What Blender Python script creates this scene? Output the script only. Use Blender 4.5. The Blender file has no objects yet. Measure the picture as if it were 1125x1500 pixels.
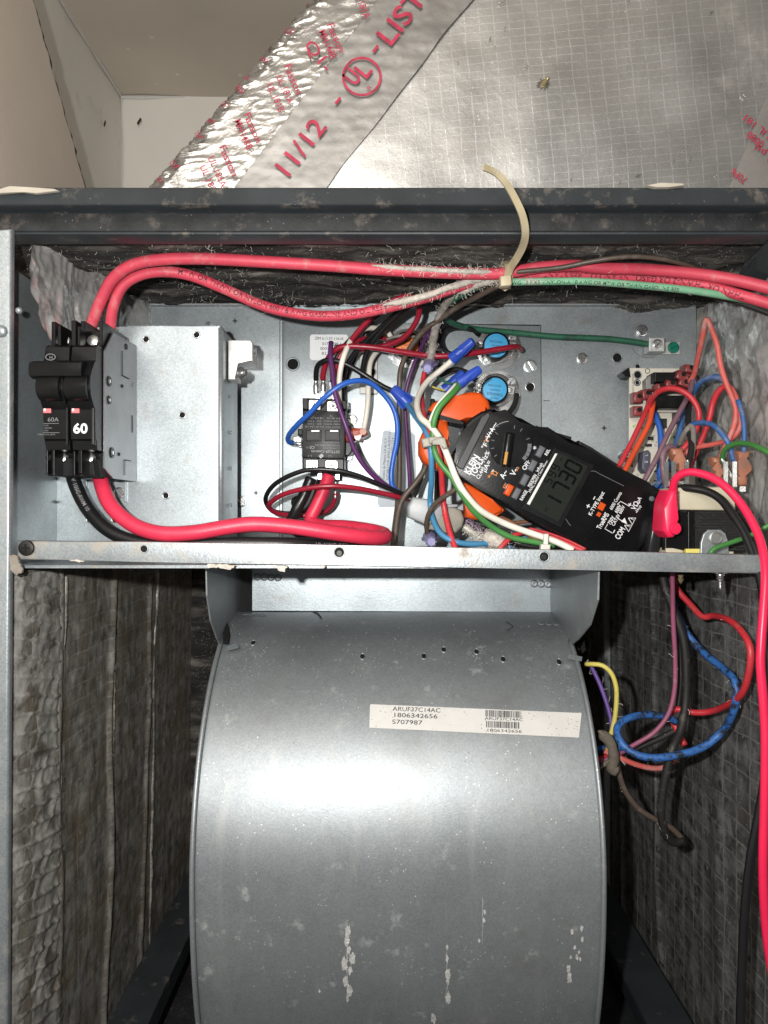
import bpy, bmesh, math, random
from mathutils import Vector, Matrix, noise
random.seed(7)
S = bpy.context.scene
COL = S.collection

# ------------------------------------------------------------------ camera, world, light, exposure
F = 1104.0                      # focal length in photograph pixels
CZ = 1.20                       # camera height
cam_d = bpy.data.cameras.new("Camera"); cam = bpy.data.objects.new("Camera", cam_d); COL.objects.link(cam)
cam.location = (0, 0, CZ); cam.rotation_euler = (math.radians(90), 0, 0)
cam_d.sensor_fit = 'HORIZONTAL'; cam_d.sensor_width = 36; cam_d.lens = F/1125*36
cam_d.clip_start = 0.01; cam_d.clip_end = 50
S.camera = cam
W = bpy.data.worlds.new("World"); S.world = W; W.use_nodes = True
W.node_tree.nodes["Background"].inputs[0].default_value = (1.0, 0.985, 0.96, 1)
W.node_tree.nodes["Background"].inputs[1].default_value = 0.10
# the phone's flash, just up and left of its lens
fl_d = bpy.data.lights.new("phone_flash", 'AREA'); fl_d.shape = 'DISK'; fl_d.size = 0.012; fl_d.energy = 4.3
fl_d.color = (1.0, 0.985, 0.955)
fl = bpy.data.objects.new("phone_flash", fl_d); COL.objects.link(fl)
fl.location = (-0.052, 0.0, CZ + 0.032); fl.rotation_euler = (math.radians(90), 0, 0)
# added soft fill lamp behind the camera, tilted up to brighten closet walls and ceiling
rm_d = bpy.data.lights.new("closet_fill_light", 'AREA'); rm_d.size = 0.6; rm_d.energy = 9.0; rm_d.color = (1.0, 0.955, 0.89)
rm = bpy.data.objects.new("closet_fill_light", rm_d); COL.objects.link(rm)
rm.location = (-0.20, -0.40, CZ + 0.52); rm.rotation_euler = (math.radians(118), 0, math.radians(-4))
S.cycles.max_bounces = 6; S.cycles.diffuse_bounces = 3; S.cycles.glossy_bounces = 3; S.cycles.transmission_bounces = 4; S.cycles.caustics_reflective = False; S.cycles.caustics_refractive = False
S.view_settings.view_transform = 'Standard'; S.view_settings.look = 'None'
S.view_settings.exposure = 0.0; S.view_settings.gamma = 1.0; S.view_settings.use_curve_mapping = False

# ------------------------------------------------------------------ helpers
def P(x, y, D):                 # a photograph position at depth D (metres in front of the camera) -> world
    return Vector(((x-562.5)/F*D, D, CZ+(750-y)/F*D))
def px(n, D): return n/F*D      # pixels -> metres at depth D
MATS = {}
def mat(name, col, rough=.5, metal=0., var=.12, vscale=60., bump=0., bscale=300., dirt=None, rvar=.08,
        spangle=0., grid=None, spec=.5, trans=0., alpha=1., stretch=None, coat=0., specks=None, streak=None, ior=1.45, ramp=None):
    if name in MATS: return MATS[name]
    m = bpy.data.materials.new(name); m.use_nodes = True; MATS[name] = m
    nt = m.node_tree; N = nt.nodes; L = nt.links
    b = N["Principled BSDF"]
    b.inputs["Metallic"].default_value = metal; b.inputs["Roughness"].default_value = rough
    b.inputs["Specular IOR Level"].default_value = spec; b.inputs["IOR"].default_value = ior
    b.inputs["Transmission Weight"].default_value = trans; b.inputs["Alpha"].default_value = alpha
    b.inputs["Coat Weight"].default_value = coat
    tc = N.new("ShaderNodeTexCoord"); co = tc.outputs["Object"]
    if stretch:
        mp = N.new("ShaderNodeMapping"); mp.inputs["Scale"].default_value = stretch; L.new(co, mp.inputs[0]); sco = mp.outputs[0]
    else: sco = co
    def nz(scale, det=4, r=.55, c=None):
        n = N.new("ShaderNodeTexNoise"); n.inputs["Scale"].default_value = scale; n.inputs["Detail"].default_value = det
        n.inputs["Roughness"].default_value = r; L.new(c or sco, n.inputs["Vector"]); return n.outputs["Fac"]
    def rmp(fac, a, bb, ca=(0,0,0,1), cb=(1,1,1,1)):
        r = N.new("ShaderNodeValToRGB"); r.color_ramp.elements[0].position = a; r.color_ramp.elements[1].position = bb
        r.color_ramp.elements[0].color = ca; r.color_ramp.elements[1].color = cb; L.new(fac, r.inputs[0]); return r.outputs[0]
    def mix(fac, a, bb, mode='MIX'):
        x = N.new("ShaderNodeMix"); x.data_type = 'RGBA'; x.blend_type = mode
        if isinstance(fac, float): x.inputs[0].default_value = fac
        else: L.new(fac, x.inputs[0])
        for s, v in ((6, a), (7, bb)):
            if isinstance(v, tuple): x.inputs[s].default_value = v
            else: L.new(v, x.inputs[s])
        return x.outputs[2]
    def math_(op, a, bb=None):
        x = N.new("ShaderNodeMath"); x.operation = op
        for i, v in ((0, a), (1, bb)):
            if v is None: continue
            if isinstance(v, (int, float)): x.inputs[i].default_value = v
            else: L.new(v, x.inputs[i])
        return x.outputs[0]
    c4 = (*col, 1)
    lo = tuple(max(0, v*(1-var)) for v in col)+(1,); hi = tuple(min(1, v*(1+var)) for v in col)+(1,)
    base = rmp(nz(vscale), .3, .7, lo, hi)
    hgt = None
    if ramp:
        cr = N.new("ShaderNodeValToRGB"); e = cr.color_ramp.elements
        e[0].position, e[0].color = ramp[0][0], (*ramp[0][1], 1); e[1].position, e[1].color = ramp[-1][0], (*ramp[-1][1], 1)
        for p_, c_ in ramp[1:-1]:
            k = e.new(p_); k.color = (*c_, 1)
        L.new(nz(vscale, 8, .65), cr.inputs[0]); base = cr.outputs[0]
    if spangle:
        v = N.new("ShaderNodeTexVoronoi"); v.inputs["Scale"].default_value = 950; L.new(co, v.inputs["Vector"])
        bw = N.new("ShaderNodeRGBToBW"); L.new(v.outputs["Color"], bw.inputs[0])
        base = mix(spangle, base, rmp(bw.outputs[0], .1, .9, (.2,.2,.2,1), (1,1,1,1)), 'OVERLAY')
    if streak:
        mp2 = N.new("ShaderNodeMapping"); mp2.inputs["Scale"].default_value = streak[1]; L.new(co, mp2.inputs[0])
        f = rmp(nz(1.0, 6, .6, mp2.outputs[0]), streak[2], streak[3])
        base = mix(f, base, (*streak[0], 1))
    dmask = None
    for d in (dirt or []):
        f = rmp(nz(d[1], 6, .68, co), d[2], d[3]); base = mix(f, base, (*d[0], 1)); dmask = f
    if specks:
        v = N.new("ShaderNodeTexVoronoi"); v.inputs["Scale"].default_value = specks[1]; L.new(co, v.inputs["Vector"])
        f = math_('LESS_THAN', v.outputs["Distance"], specks[2])
        f2 = math_('GREATER_THAN', nz(specks[1]*.13, 3, .6, co), specks[3])
        f = math_('MULTIPLY', f, f2); base = mix(f, base, (*specks[0], 1)); hgt = f
    if grid:                     # reinforcing threads of foil facing: axis pair, spacings, colour, width
        sx = N.new("ShaderNodeSeparateXYZ")
        wob = N.new("ShaderNodeMapping"); L.new(co, wob.inputs[0])
        if len(grid) > 5: wob.inputs["Rotation"].default_value = grid[5]
        nv = N.new("ShaderNodeTexNoise"); nv.inputs["Scale"].default_value = 25; L.new(co, nv.inputs["Vector"])
        va = N.new("ShaderNodeVectorMath"); va.operation = 'MULTIPLY_ADD'; va.inputs[1].default_value = (.004,)*3
        L.new(nv.outputs["Color"], va.inputs[0]); L.new(wob.outputs[0], va.inputs[2]); L.new(va.outputs[0], sx.inputs[0])
        g = None
        for ax, sp in zip(grid[0], grid[1]):
            q = math_('DIVIDE', sx.outputs['XYZ'.index(ax)], sp); q = math_('FRACT', q)
            q = math_('ABSOLUTE', math_('SUBTRACT', q, .5)); q = math_('GREATER_THAN', q, .5-grid[3])
            g = q if g is None else math_('MAXIMUM', g, q)
        brk = rmp(nz(90, 3, .6, co), .34, .50); g = math_('MULTIPLY', g, brk)
        base = mix(math_('MULTIPLY', g, grid[4]), base, (*grid[2], 1)); hgt = g if hgt is None else math_('ADD', g, hgt)
    L.new(base, b.inputs["Base Color"])
    if rvar:
        r = N.new("ShaderNodeMapRange"); r.inputs[3].default_value = max(.02, rough-rvar); r.inputs[4].default_value = min(1, rough+rvar)
        L.new(nz(vscale*.7, 3), r.inputs[0]); ro = r.outputs[0]
        if dmask is not None: ro = math_('MAXIMUM', ro, math_('MULTIPLY', dmask, .75))
        L.new(ro, b.inputs["Roughness"])
    if dmask is not None and metal > 0:
        L.new(math_('MULTIPLY', math_('SUBTRACT', 1.0, math_('MULTIPLY', dmask, .8)), metal), b.inputs["Metallic"])
    if bump or hgt is not None:
        bp = N.new("ShaderNodeBump"); bp.inputs["Strength"].default_value = bump if bump else .25; bp.inputs["Distance"].default_value = .001
        h = nz(bscale, 3, .6)
        if not bump: h = math_('MULTIPLY', h, .1)
        if hgt is not None: h = math_('ADD', h, math_('MULTIPLY', hgt, .6))
        L.new(h, bp.inputs["Height"]); L.new(bp.outputs[0], b.inputs["Normal"])
    return m

def obj(name, bm, m, parent=None, smooth=False):
    if isinstance(bm, bmesh.types.BMesh):
        me = bpy.data.meshes.new(name); bmesh.ops.recalc_face_normals(bm, faces=bm.faces[:]); bm.to_mesh(me); bm.free()
    else: me = bm
    if not me.materials: me.materials.append(m)
    if smooth:
        me.polygons.foreach_set("use_smooth", [True]*len(me.polygons))
        if smooth != 'all': me.set_sharp_from_angle(angle=math.radians(40))
    o = bpy.data.objects.new(name, me); COL.objects.link(o)
    if parent: o.parent = parent
    return o
def tag(o, label, cat=None, group=None, kind=None):
    if label: o["label"] = label
    if cat: o["category"] = cat
    if group: o["group"] = group
    if kind: o["kind"] = kind
    return o
def thing(name, label, cat, group=None):
    o = bpy.data.objects.new(name, None); o.empty_display_size = .02; COL.objects.link(o); return tag(o, label, cat, group)
def structure(name, bm, m, smooth=False): return tag(obj(name, bm, m, None, smooth), None, kind='structure')

def prism_w(pts, back, bev=0., segs=2, bm=None, only_front=True):   # world outline extruded by the vector 'back'
    bm = bm or bmesh.new()
    f = [bm.verts.new(p) for p in pts]; k = [bm.verts.new(p+back) for p in pts]
    ff = bm.faces.new(f); bm.faces.new(k[::-1]); n = len(pts); side = []
    for i in range(n): side.append(bm.faces.new((f[i], k[i], k[(i+1) % n], f[(i+1) % n])))
    if bev > 0:
        ed = list(ff.edges) if only_front else list({e for x in [ff]+side for e in x.edges})
        bmesh.ops.bevel(bm, geom=ed, offset=bev, segments=segs, profile=.5, affect='EDGES', clamp_overlap=True)
    return bm
def prism(pts, D0, D1, bev=0., segs=2, bm=None, only_front=True):   # outline in photograph positions at D0, solid back to D1
    return prism_w([P(x, y, D0) for x, y in pts], Vector((0, D1-D0, 0)), bev, segs, bm, only_front)
def rect(x0, y0, x1, y1): return [(x0, y0), (x1, y0), (x1, y1), (x0, y1)]
def rot_rect(cx, cy, w, h, ang):                                     # ang in degrees, counter-clockwise as seen
    a = math.radians(ang); ux, uy = math.cos(a), -math.sin(a); vx, vy = -math.sin(a), -math.cos(a)
    return [(cx+ux*s*w/2+vx*t*h/2, cy+uy*s*w/2+vy*t*h/2) for s, t in ((-1, 1), (1, 1), (1, -1), (-1, -1))]
def circ(cx, cy, r, n=24, r2=None, a0=0, a1=360):
    r2 = r2 or r; full = abs(a1-a0) >= 360
    return [(cx+r*math.cos(math.radians(a0+(a1-a0)*i/(n if full else n-1))), cy-r2*math.sin(math.radians(a0+(a1-a0)*i/(n if full else n-1)))) for i in range(n)]
def rrect(x0, y0, x1, y1, r, n=4):
    o = []
    for cx, cy, a in ((x1-r, y0+r, 0), (x0+r, y0+r, 90), (x0+r, y1-r, 180), (x1-r, y1-r, 270)):
        o += [(cx+r*math.cos(math.radians(a+90*i/n)), cy-r*math.sin(math.radians(a+90*i/n))) for i in range(n+1)]
    return o
def extrude_x(prof, x0, x1, bev=0., m=None):       # prof: [(D, Z)] relative to the camera height
    return prism_w([Vector((x0, d, CZ+z)) for d, z in prof], Vector((x1-x0, 0, 0)), bev)
def box_w(a, b, bev=0., bm=None):
    (x0, y0, z0), (x1, y1, z1) = a, b
    return prism_w([Vector((x0, y0, z0)), Vector((x1, y0, z0)), Vector((x1, y0, z1)), Vector((x0, y0, z1))], Vector((0, y1-y0, 0)), bev, only_front=False, bm=bm)
def sheet(fn, nu, nv, bm=None):
    bm = bm or bmesh.new(); g = [[bm.verts.new(fn(i/nu, j/nv)) for j in range(nv+1)] for i in range(nu+1)]
    for i in range(nu):
        for j in range(nv): bm.faces.new((g[i][j], g[i+1][j], g[i+1][j+1], g[i][j+1]))
    return bm
def lathe(p0, axis, prof, n=20, bm=None):          # prof: [(distance along axis, radius)]
    bm = bm or bmesh.new(); axis = axis.normalized(); u = axis.orthogonal().normalized(); v = axis.cross(u)
    rings = []
    for t, r in prof:
        if r < 1e-6: rings.append([bm.verts.new(p0+axis*t)])
        else: rings.append([bm.verts.new(p0+axis*t+(u*math.cos(2*math.pi*i/n)+v*math.sin(2*math.pi*i/n))*r) for i in range(n)])
    for a, b in zip(rings, rings[1:]):
        for i in range(n):
            j = (i+1) % n
            if len(a) == 1 and len(b) == 1: continue
            if len(a) == 1: bm.faces.new((a[0], b[j], b[i]))
            elif len(b) == 1: bm.faces.new((a[i], a[j], b[0]))
            else: bm.faces.new((a[i], a[j], b[j], b[i]))
    return bm
def catmull(pts, step=.0022):
    p = [pts[0]*2-pts[1]]+pts+[pts[-1]*2-pts[-2]]; out = []
    for i in range(1, len(p)-2):
        a, b, c, d = p[i-1:i+3]; n = max(2, int((c-b).length/step))
        for k in range(n):
            t = k/n
            out.append(.5*((2*b)+(c-a)*t+(2*a-5*b+4*c-d)*t*t+(3*b-a-3*c+d)*t**3))
    out.append(pts[-1]); return out
def tube(path, r, n=10, bm=None, rf=None, caps=True):
    bm = bm or bmesh.new(); rings = []; t0 = (path[1]-path[0]).normalized(); u = t0.orthogonal().normalized()
    for i, p in enumerate(path):
        t = (path[min(i+1, len(path)-1)]-path[max(i-1, 0)]).normalized()
        u = (u-t*u.dot(t)).normalized(); v = t.cross(u); rr = r if rf is None else rf(i/(len(path)-1), p)*r
        rings.append([bm.verts.new(p+(u*math.cos(2*math.pi*k/n)+v*math.sin(2*math.pi*k/n))*rr) for k in range(n)])
    for a, b in zip(rings, rings[1:]):
        for k in range(n): bm.faces.new((a[k], a[(k+1) % n], b[(k+1) % n], b[k]))
    if caps: bm.faces.new(rings[0][::-1]); bm.faces.new(rings[-1])
    return bm
def ribbon(path, w, th, side=None):                # flat strap; the width lies across the view
    bm = bmesh.new(); rings = []
    for i, p in enumerate(path):
        t = (path[min(i+1, len(path)-1)]-path[max(i-1, 0)]).normalized()
        s = t.cross(side or Vector((0, 1, 0))).normalized(); nrm = s.cross(t).normalized(); ww = w(i/(len(path)-1)) if callable(w) else w
        rings.append([bm.verts.new(p+s*a*ww/2+nrm*b*th/2) for a, b in ((-1,-1),(1,-1),(1,1),(-1,1))])
    for a, b in zip(rings, rings[1:]):
        for k in range(4): bm.faces.new((a[k], a[(k+1) % 4], b[(k+1) % 4], b[k]))
    bm.faces.new(rings[0][::-1]); bm.faces.new(rings[-1]); return bm
FONT = {}
def glyphs(s, bold=0., align='LEFT'):
    key = (s, bold, align)
    if key in FONT: return FONT[key]
    c = bpy.data.curves.new("t", 'FONT'); c.body = s; c.size = 1; c.offset = bold; c.resolution_u = 3; c.align_x = align
    o = bpy.data.objects.new("t", c); me = o.to_mesh()
    r = ([v.co.copy() for v in me.vertices], [tuple(p.vertices) for p in me.polygons])
    o.to_mesh_clear(); bpy.data.objects.remove(o); bpy.data.curves.remove(c); FONT[key] = r; return r
def text(s, x, y, h, D, m, parent, ang=0., length=None, bold=.0, align='LEFT', fn=None, name="printed_text", flip=False, sx=1.):
    """h = capital height in photograph pixels; length = optional run length; lies flat on the surface at depth D (or on fn)"""
    vs, fs = glyphs(s, bold, align)
    if not vs: return None
    k = h/.69; w = max(v.x for v in vs)-min(v.x for v in vs); kx = k*sx if not length else length/max(w, 1e-6)
    a = math.radians(ang); ca, sa = math.cos(a), math.sin(a); bm = bmesh.new(); bv = []
    for v in vs:
        lx, ly = v.x*kx, v.y*k
        if flip: lx, ly = -lx, -ly
        X, Y = x+lx*ca-ly*sa, y-(lx*sa+ly*ca)
        bv.append(bm.verts.new(fn(X, Y) if fn else P(X, Y, D)))
    for f in fs:
        try: bm.faces.new([bv[i] for i in f])
        except ValueError: pass
    me = bpy.data.meshes.new(name); bm.to_mesh(me); bm.free(); return obj(name, me, m, parent)
def wire_text(s, path, r, start, h, m, parent, up=1, reverse=False, phase=0.):   # print that runs along a wire on its near side
    vs, fs = glyphs(s, .01); k = h/.69
    if reverse: path = path[::-1]
    cum = [0.]
    for a, b in zip(path, path[1:]): cum.append(cum[-1]+(b-a).length)
    bm = bmesh.new(); bv = []
    import bisect
    for v in vs:
        q = min(max(start+v.x*k, 0), cum[-1]-1e-6); i = max(0, min(bisect.bisect_right(cum, q)-1, len(path)-2))
        t = (path[i+1]-path[i]); p = path[i]+t*((q-cum[i])/max(t.length, 1e-9)); t.normalize()
        view = (Vector((0, 0, CZ))-p).normalized(); view = (view-t*view.dot(t)).normalized(); sd = view.cross(t)
        a = (v.y*k-h/2)/r*up+phase
        bv.append(bm.verts.new(p+(view*math.cos(a)+sd*math.sin(a))*(r*1.012+.00005)))
    for f in fs:
        try: bm.faces.new([bv[i] for i in f])
        except ValueError: pass
    me = bpy.data.meshes.new("printed_text"); bm.to_mesh(me); bm.free(); return obj("printed_text", me, m, parent)
def fbm(v, s, o=4): return noise.fractal(Vector(v)*s, 1.0, 2.0, o)

# ------------------------------------------------------------------ materials
GALV = mat("galvanised_steel", (.33,.365,.38), .40, .62, .14, 24, .10, 900, spangle=.16, rvar=.13, dirt=[((.27,.26,.24), 45, .58, .8), ((.22,.19,.16), 160, .68, .8)])
GALV2 = mat("galvanised_steel_worn", (.31,.337,.35), .42, .6, .14, 30, .15, 600, spangle=.18, dirt=[((.30,.27,.23), 60, .52, .7)])
BLOW = mat("blower_steel", (.268,.288,.298), .50, .64, .16, 14, .08, 900, spangle=.13, rvar=.09, spec=.35, specks=((.62,.60,.56), 300, .13, .56), dirt=[((.20,.205,.20), 14, .50, .80), ((.36,.37,.36), 70, .60, .78)], streak=((.34,.35,.35), (70, 70, 5), .56, .8))
STEEL = mat("bright_steel", (.55,.55,.55), .28, .9, .08, 120)
ALU = mat("cast_aluminium", (.66,.66,.64), .5, .6, .1, 200, .15, 900)
DARKP = mat("dark_blue_grey_paint", (.026,.031,.035), .40, 0, .2, 30, .1, 500, dirt=[((.16,.14,.12), 55, .58, .75)], specks=((.30,.28,.25), 300, .08, .58))
DARKIN = mat("dusty_dark_paint", (.016,.017,.018), .7, 0, .5, 60, .3, 400, dirt=[((.11,.095,.08), 70, .55, .75)], specks=((.32,.29,.26), 380, .10, .54))
BLACKP = mat("black_plastic", (.006,.006,.0065), .33, 0, .3, 80, .06, 600, rvar=.08, spec=.22)
BLACKR = mat("black_rubber", (.007,.007,.0075), .5, 0, .3, 100, .1, 700, spec=.25)
CHAR = mat("charcoal_plastic", (.016,.017,.018), .42, 0, .2, 150, .06, 900, spec=.25)
GREYPL = mat("grey_button_rubber", (.09,.095,.105), .6, 0, .1, 200)
ORANGE = mat("orange_plastic", (.52,.066,.007), .38, 0, .06, 80, .05, 500, spec=.25, dirt=[((.5,.10,.03), 120, .66, .8)])
HOLE = mat("hole_dark", (.003,.003,.003), .9, 0, 0)
WHITEP = mat("white_print", (.62,.63,.64), .6, 0, .02)
GREYP = mat("grey_print", (.18,.18,.18), .6, 0, .05)
ORANGEP = mat("orange_print", (.62,.20,.03), .6, 0, .02)
BLACKPR = mat("black_print", (.02,.02,.02), .7, 0, .1)
REDPR = mat("red_tape_print", (.38,.024,.062), .6, 0, .35, 160)
PAPER = mat("white_label_paper", (.74,.75,.76), .55, 0, .03, 60, dirt=[((.45,.40,.33), 200, .66, .78)])
PAPERB = mat("blower_label_paper", (.55,.535,.51), .6, 0, .05, 60, specks=((.25,.2,.15), 420, .17, .5), dirt=[((.45,.40,.33), 90, .62, .8)])
# ------------------------------------------------------------------ closet: walls, ceiling, loose board
WALLW = mat("closet_white_paint", (.76,.73,.67), .75, 0, .04, 8, .2, 90, dirt=[((.50,.47,.42), 12, .58, .8)])
WALLC = mat("closet_ceiling_board", (.60,.535,.455), .85, 0, .06, 6, .2, 120, specks=((.7,.68,.64), 26, .09, .5))
BOARD = mat("drywall_paper", (.66,.575,.49), .85, 0, .07, 7, .2, 150, dirt=[((.62,.57,.52), 9, .55, .8)])
CORE = mat("gypsum_core", (.05,.043,.036), .95, 0, .3, 60, .6, 300)
BX, BD, CH = -.405, 1.16, .640
def wobble(p, s, a): return p + Vector((fbm(p, s), fbm(p+Vector((7, 3, 1)), s), fbm(p+Vector((2, 9, 5)), s)))*a
structure("back_wall", sheet(lambda u, v: wobble(Vector((BX+u*1.6, BD, CZ-.9+v*(CH+.9))), 6, .003), 60, 40), WALLW, 'all')
structure("side_wall", sheet(lambda u, v: wobble(Vector((BX, -.1+u*(BD+.1), CZ-.9+v*(CH+.9))), 6, .004), 50, 40), WALLW, 'all')
structure("ceiling", sheet(lambda u, v: wobble(Vector((BX+u*1.6, -.1+v*(BD+.1), CZ+CH)), 6, .003), 60, 50), WALLC, 'all')
# ragged taping compound in the corner
JOINT = mat("joint_compound", (.62,.61,.585), .8, 0, .06, 30, .7, 120)
def jc(name, a, b, w, seed):
    bm = bmesh.new(); n = 60; rows = []
    for i in range(n+1):
        t = i/n; p = a.lerp(b, t); k = .14+.12*noise.noise(Vector((t*9+seed, seed, 0)))
        rows.append([bm.verts.new(p+w[0]*.022*k+w[1]*.001), bm.verts.new(p+(w[0]+w[1])*.0012), bm.verts.new(p+w[1]*.022*k+w[0]*.001)])
    for r, q in zip(rows, rows[1:]):
        for k in range(2): bm.faces.new((r[k], q[k], q[k+1], r[k+1]))
    o = structure(name, bm, JOINT, 'all'); return o
jc("corner_bead", Vector((BX, .45, CZ+CH)), Vector((BX, BD, CZ+CH)), (Vector((1,0,0)), Vector((0,0,-1))), 3)
jc("corner_bead", Vector((BX, BD, CZ+CH)), Vector((.2, BD, CZ+CH)), (Vector((0,-1,0)), Vector((0,0,-1))), 8)
jc("corner_bead", Vector((BX, BD, CZ+.1)), Vector((BX, BD, CZ+CH)), (Vector((0,-1,0)), Vector((1,0,0))), 15)
# leaning drywall offcut at the left
lb = thing("drywall_board", "leaning tan drywall board with a rough dark cut edge, at upper left", "drywall")
Xb = -.325
def bpos(x, y):                      # point of the board's plane (x = Xb) seen at a photograph position
    D = Xb*F/(x-562.5); return Vector((Xb, D, CZ+(750-y)/F*D))
bt, bb_ = bpos(42, -20), bpos(132, 300); bb_ = bt+(bb_-bt)*2.4
n = 150; e = []
for i in range(n+1):
    p = bt.lerp(bb_, i/n); e.append(p+Vector((0, .004*noise.noise(p*90)+.002*noise.noise(p*260), 0)))
pts = [Vector((Xb, .30, bt.z))]+e+[Vector((Xb, .30, bb_.z))]
obj("board_face", prism_w(pts, Vector((-.001, 0, 0))), BOARD, lb)
obj("gypsum_core", prism_w([p+Vector((-.0011, .007+.004*noise.noise(p*150), 0)) for p in pts], Vector((-.0125, 0, 0))), CORE, lb)
for (x, y, s, sd) in ():     # torn paper flaps
    c = bpos(x, y); pl = [c+Vector((.0004, math.cos(a)*s*.0009*(1+.4*noise.noise(Vector((a*2, sd, 0)))), math.sin(a)*s*.0004)) for a in [k*math.pi/6 for k in range(12)]]
    obj("torn_paper", prism_w(pl, Vector((.0008, 0, 0))), JOINT, lb)
for (x, y) in ((150, 181), (204, 178)):                                          # wall scuffs
    if x < 180: D = BX*F/(x-562.5); p = Vector((BX+.003, D, CZ+(750-y)/F*D)); bk = Vector((.0008, 0, 0)); ax = Vector((0, 1, 0))
    else: p = P(x, y, BD-.004); bk = Vector((0, -.0008, 0)); ax = Vector((1, 0, 0))
    tag(obj("wall_nick", prism_w([p+ax*(.0022*math.cos(a)*(1+.6*math.sin(2*a))+.0015*math.sin(a))+Vector((0, 0, .0055*math.sin(a))) for a in [k*.63 for k in range(10)]], bk), CORE), None, kind='structure')

# ------------------------------------------------------------------ foil-faced duct plenum with printed tape
FOIL = mat("scrim_foil", (.43,.424,.412), .37, .78, .16, 18, .22, 120, grid=('XZ', (.0118, .0062), (.70,.70,.69), .032, .42, (0, .10, 0)), dirt=[((.36,.33,.29), 16, .56, .8)], specks=((.6,.59,.57), 120, .09, .54))
TAPE = mat("foil_tape", (.27,.26,.247), .42, .65, .16, 30, .5, 60, dirt=[((.40,.37,.33), 30, .6, .8)])
TAPEC = mat("crumpled_foil_tape", (.36,.35,.335), .27, .78, .2, 60, .5, 90)
PD0 = .60
pl = thing("duct_plenum", "silver foil faced duct plenum with red printed tape, standing behind the dark frame bar", "duct")
def xL(y): return 218+(275-y)*(239/275)
def xM(y): return 345+(275-y)*(210/275)
def xR(y): return 478+(275-y)*(212/275)
RW = .017
def wrap(s, y, off=0.):              # s = metres from the left edge across the front; s < 0 runs round the edge to the side
    e0 = P(xL(y), y, PD0); k = RW
    if s >= k: return e0+Vector((s, -off, 0))
    if s >= -k*.6: a = (k-s)/(1.6*k)*math.pi/2; return e0+Vector((k-(k+off)*math.sin(a), k-(k+off)*math.cos(a), 0))
    return e0+Vector((-off, k+(-k*.6-s), 0))
def yv(v): return 330-v*370
obj("foil_face", sheet(lambda u, v: wobble(wobble(wrap(-.16+u*.80, yv(v)), 14, .0010), 5, .0016), 150, 60), FOIL, pl, 'all')
def tp1(u, v):
    y = yv(v); w = px(xM(y)-xL(y), PD0); s = -.05+u*(.05+w); p = wrap(s, y, .0020)
    c = max(0, 1-max(0, s-.004)/.012); q = Vector((s*30, v*14, 1.7))
    return p+Vector((-.6*c, -1, .3*c)).normalized()*((.0026*c+.0003)*(1-abs(noise.noise(q*2.2))*2.2)+.0016*c*(1-2*abs(noise.noise(q*5.3)))+(.0007*c+.0001)*(1-2*abs(noise.noise(q*13))))
obj("edge_tape", sheet(tp1, 130, 260), TAPEC, pl, 'all')
def tp2(u, v):
    y = yv(v); a, b = xM(y)-4, xR(y)+5*noise.noise(Vector((v*6, 4, 0))); p = P(a+(b-a)*u, y, PD0-.0020)
    return p+Vector((0, -.00035*noise.noise(p*70)-.00010*math.sin(p.z*620+5*noise.noise(p*14))*(.5+noise.noise(p*9))-.0002*noise.noise(p*200), 0))
obj("wide_tape", sheet(tp2, 30, 160), TAPE, pl, 'all')
tfn = lambda x, y: P(x, y, PD0-.0048)
tfe = lambda x, y: P(x, y, PD0-.0062)
a2 = 52.3
for s, x, y, h, ln in (("11/12", 418, 266, 27, 92), ("-", 497, 158, 25, 12), ("-", 552, 82, 25, 12), ("LISTED", 571, 70, 29, 150)):
    text(s, x, y, h, 0, REDPR, pl, a2, ln, .012, fn=tfn)
bm = bmesh.new()                      # ring round the test mark
o_, i_ = circ(530, 112, 29, 40), circ(530, 112, 25.5, 40)
vo = [bm.verts.new(tfn(*p)) for p in o_]; vi = [bm.verts.new(tfn(*p)) for p in i_]
for k in range(40): bm.faces.new((vo[k], vo[(k+1) % 40], vi[(k+1) % 40], vi[k]))
obj("printed_ring", bm, REDPR, pl)
text("U", 520, 127, 25, 0, REDPR, pl, a2, 16, .02, fn=tfn); text("L", 536, 117, 25, 0, REDPR, pl, a2, 15, .02, fn=tfn); text("R", 541, 133, 6, 0, REDPR, pl, a2, 6, fn=tfn)
a1 = -66
for s, x, y, h, ln in (("Fasson", 320, 215, 11, 47), ("UL 181A", 304, 231, 10, 48), ("UL 181B", 292, 244, 10, 48),
                       ("Fasson", 356, 167, 11, 46), ("MH1488", 342, 177, 11, 46), ("Fasson", 415, 96, 11, 46), ("UL 181A", 404, 112, 10, 44), ("UL 181B", 390, 124, 10, 44),
                       ("Fasson", 478, 36, 11, 44), ("MH1488", 466, 46, 11, 44), ("UL 181A", 515, -14, 11, 46), ("Q1-", 444, 66, 17, 50)):
    text(s, x, y, h, 0, REDPR, pl, a1 if s != "Q1-" else -52, ln, .006, fn=tfe)
for k in range(13):                   # fragments of print on the folded edge
    y = 262-k*21.5+random.uniform(-4, 4); sp = random.choice(("psi", "181", "Fas", "UL", "35d", "sel", "0.5"))
    def fe(X, Y, y=y): 
        s = (X-xL(Y))/F*PD0; return wrap(s, Y, .0076)
    text(sp, xL(y)+random.uniform(2, 9), y, random.uniform(7, 10), 0, REDPR, pl, random.choice((-60, 118, -70)), None, .004, fn=fe)
PATCH = mat("foil_tape_patch", (.36,.34,.32), .45, .6, .1, 30, .4, 90)
obj("corner_tape", prism([(1046, 330), (1124, 138), (1240, 60), (1240, 330)], PD0-.0028, PD0-.0020), PATCH, pl)
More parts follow.
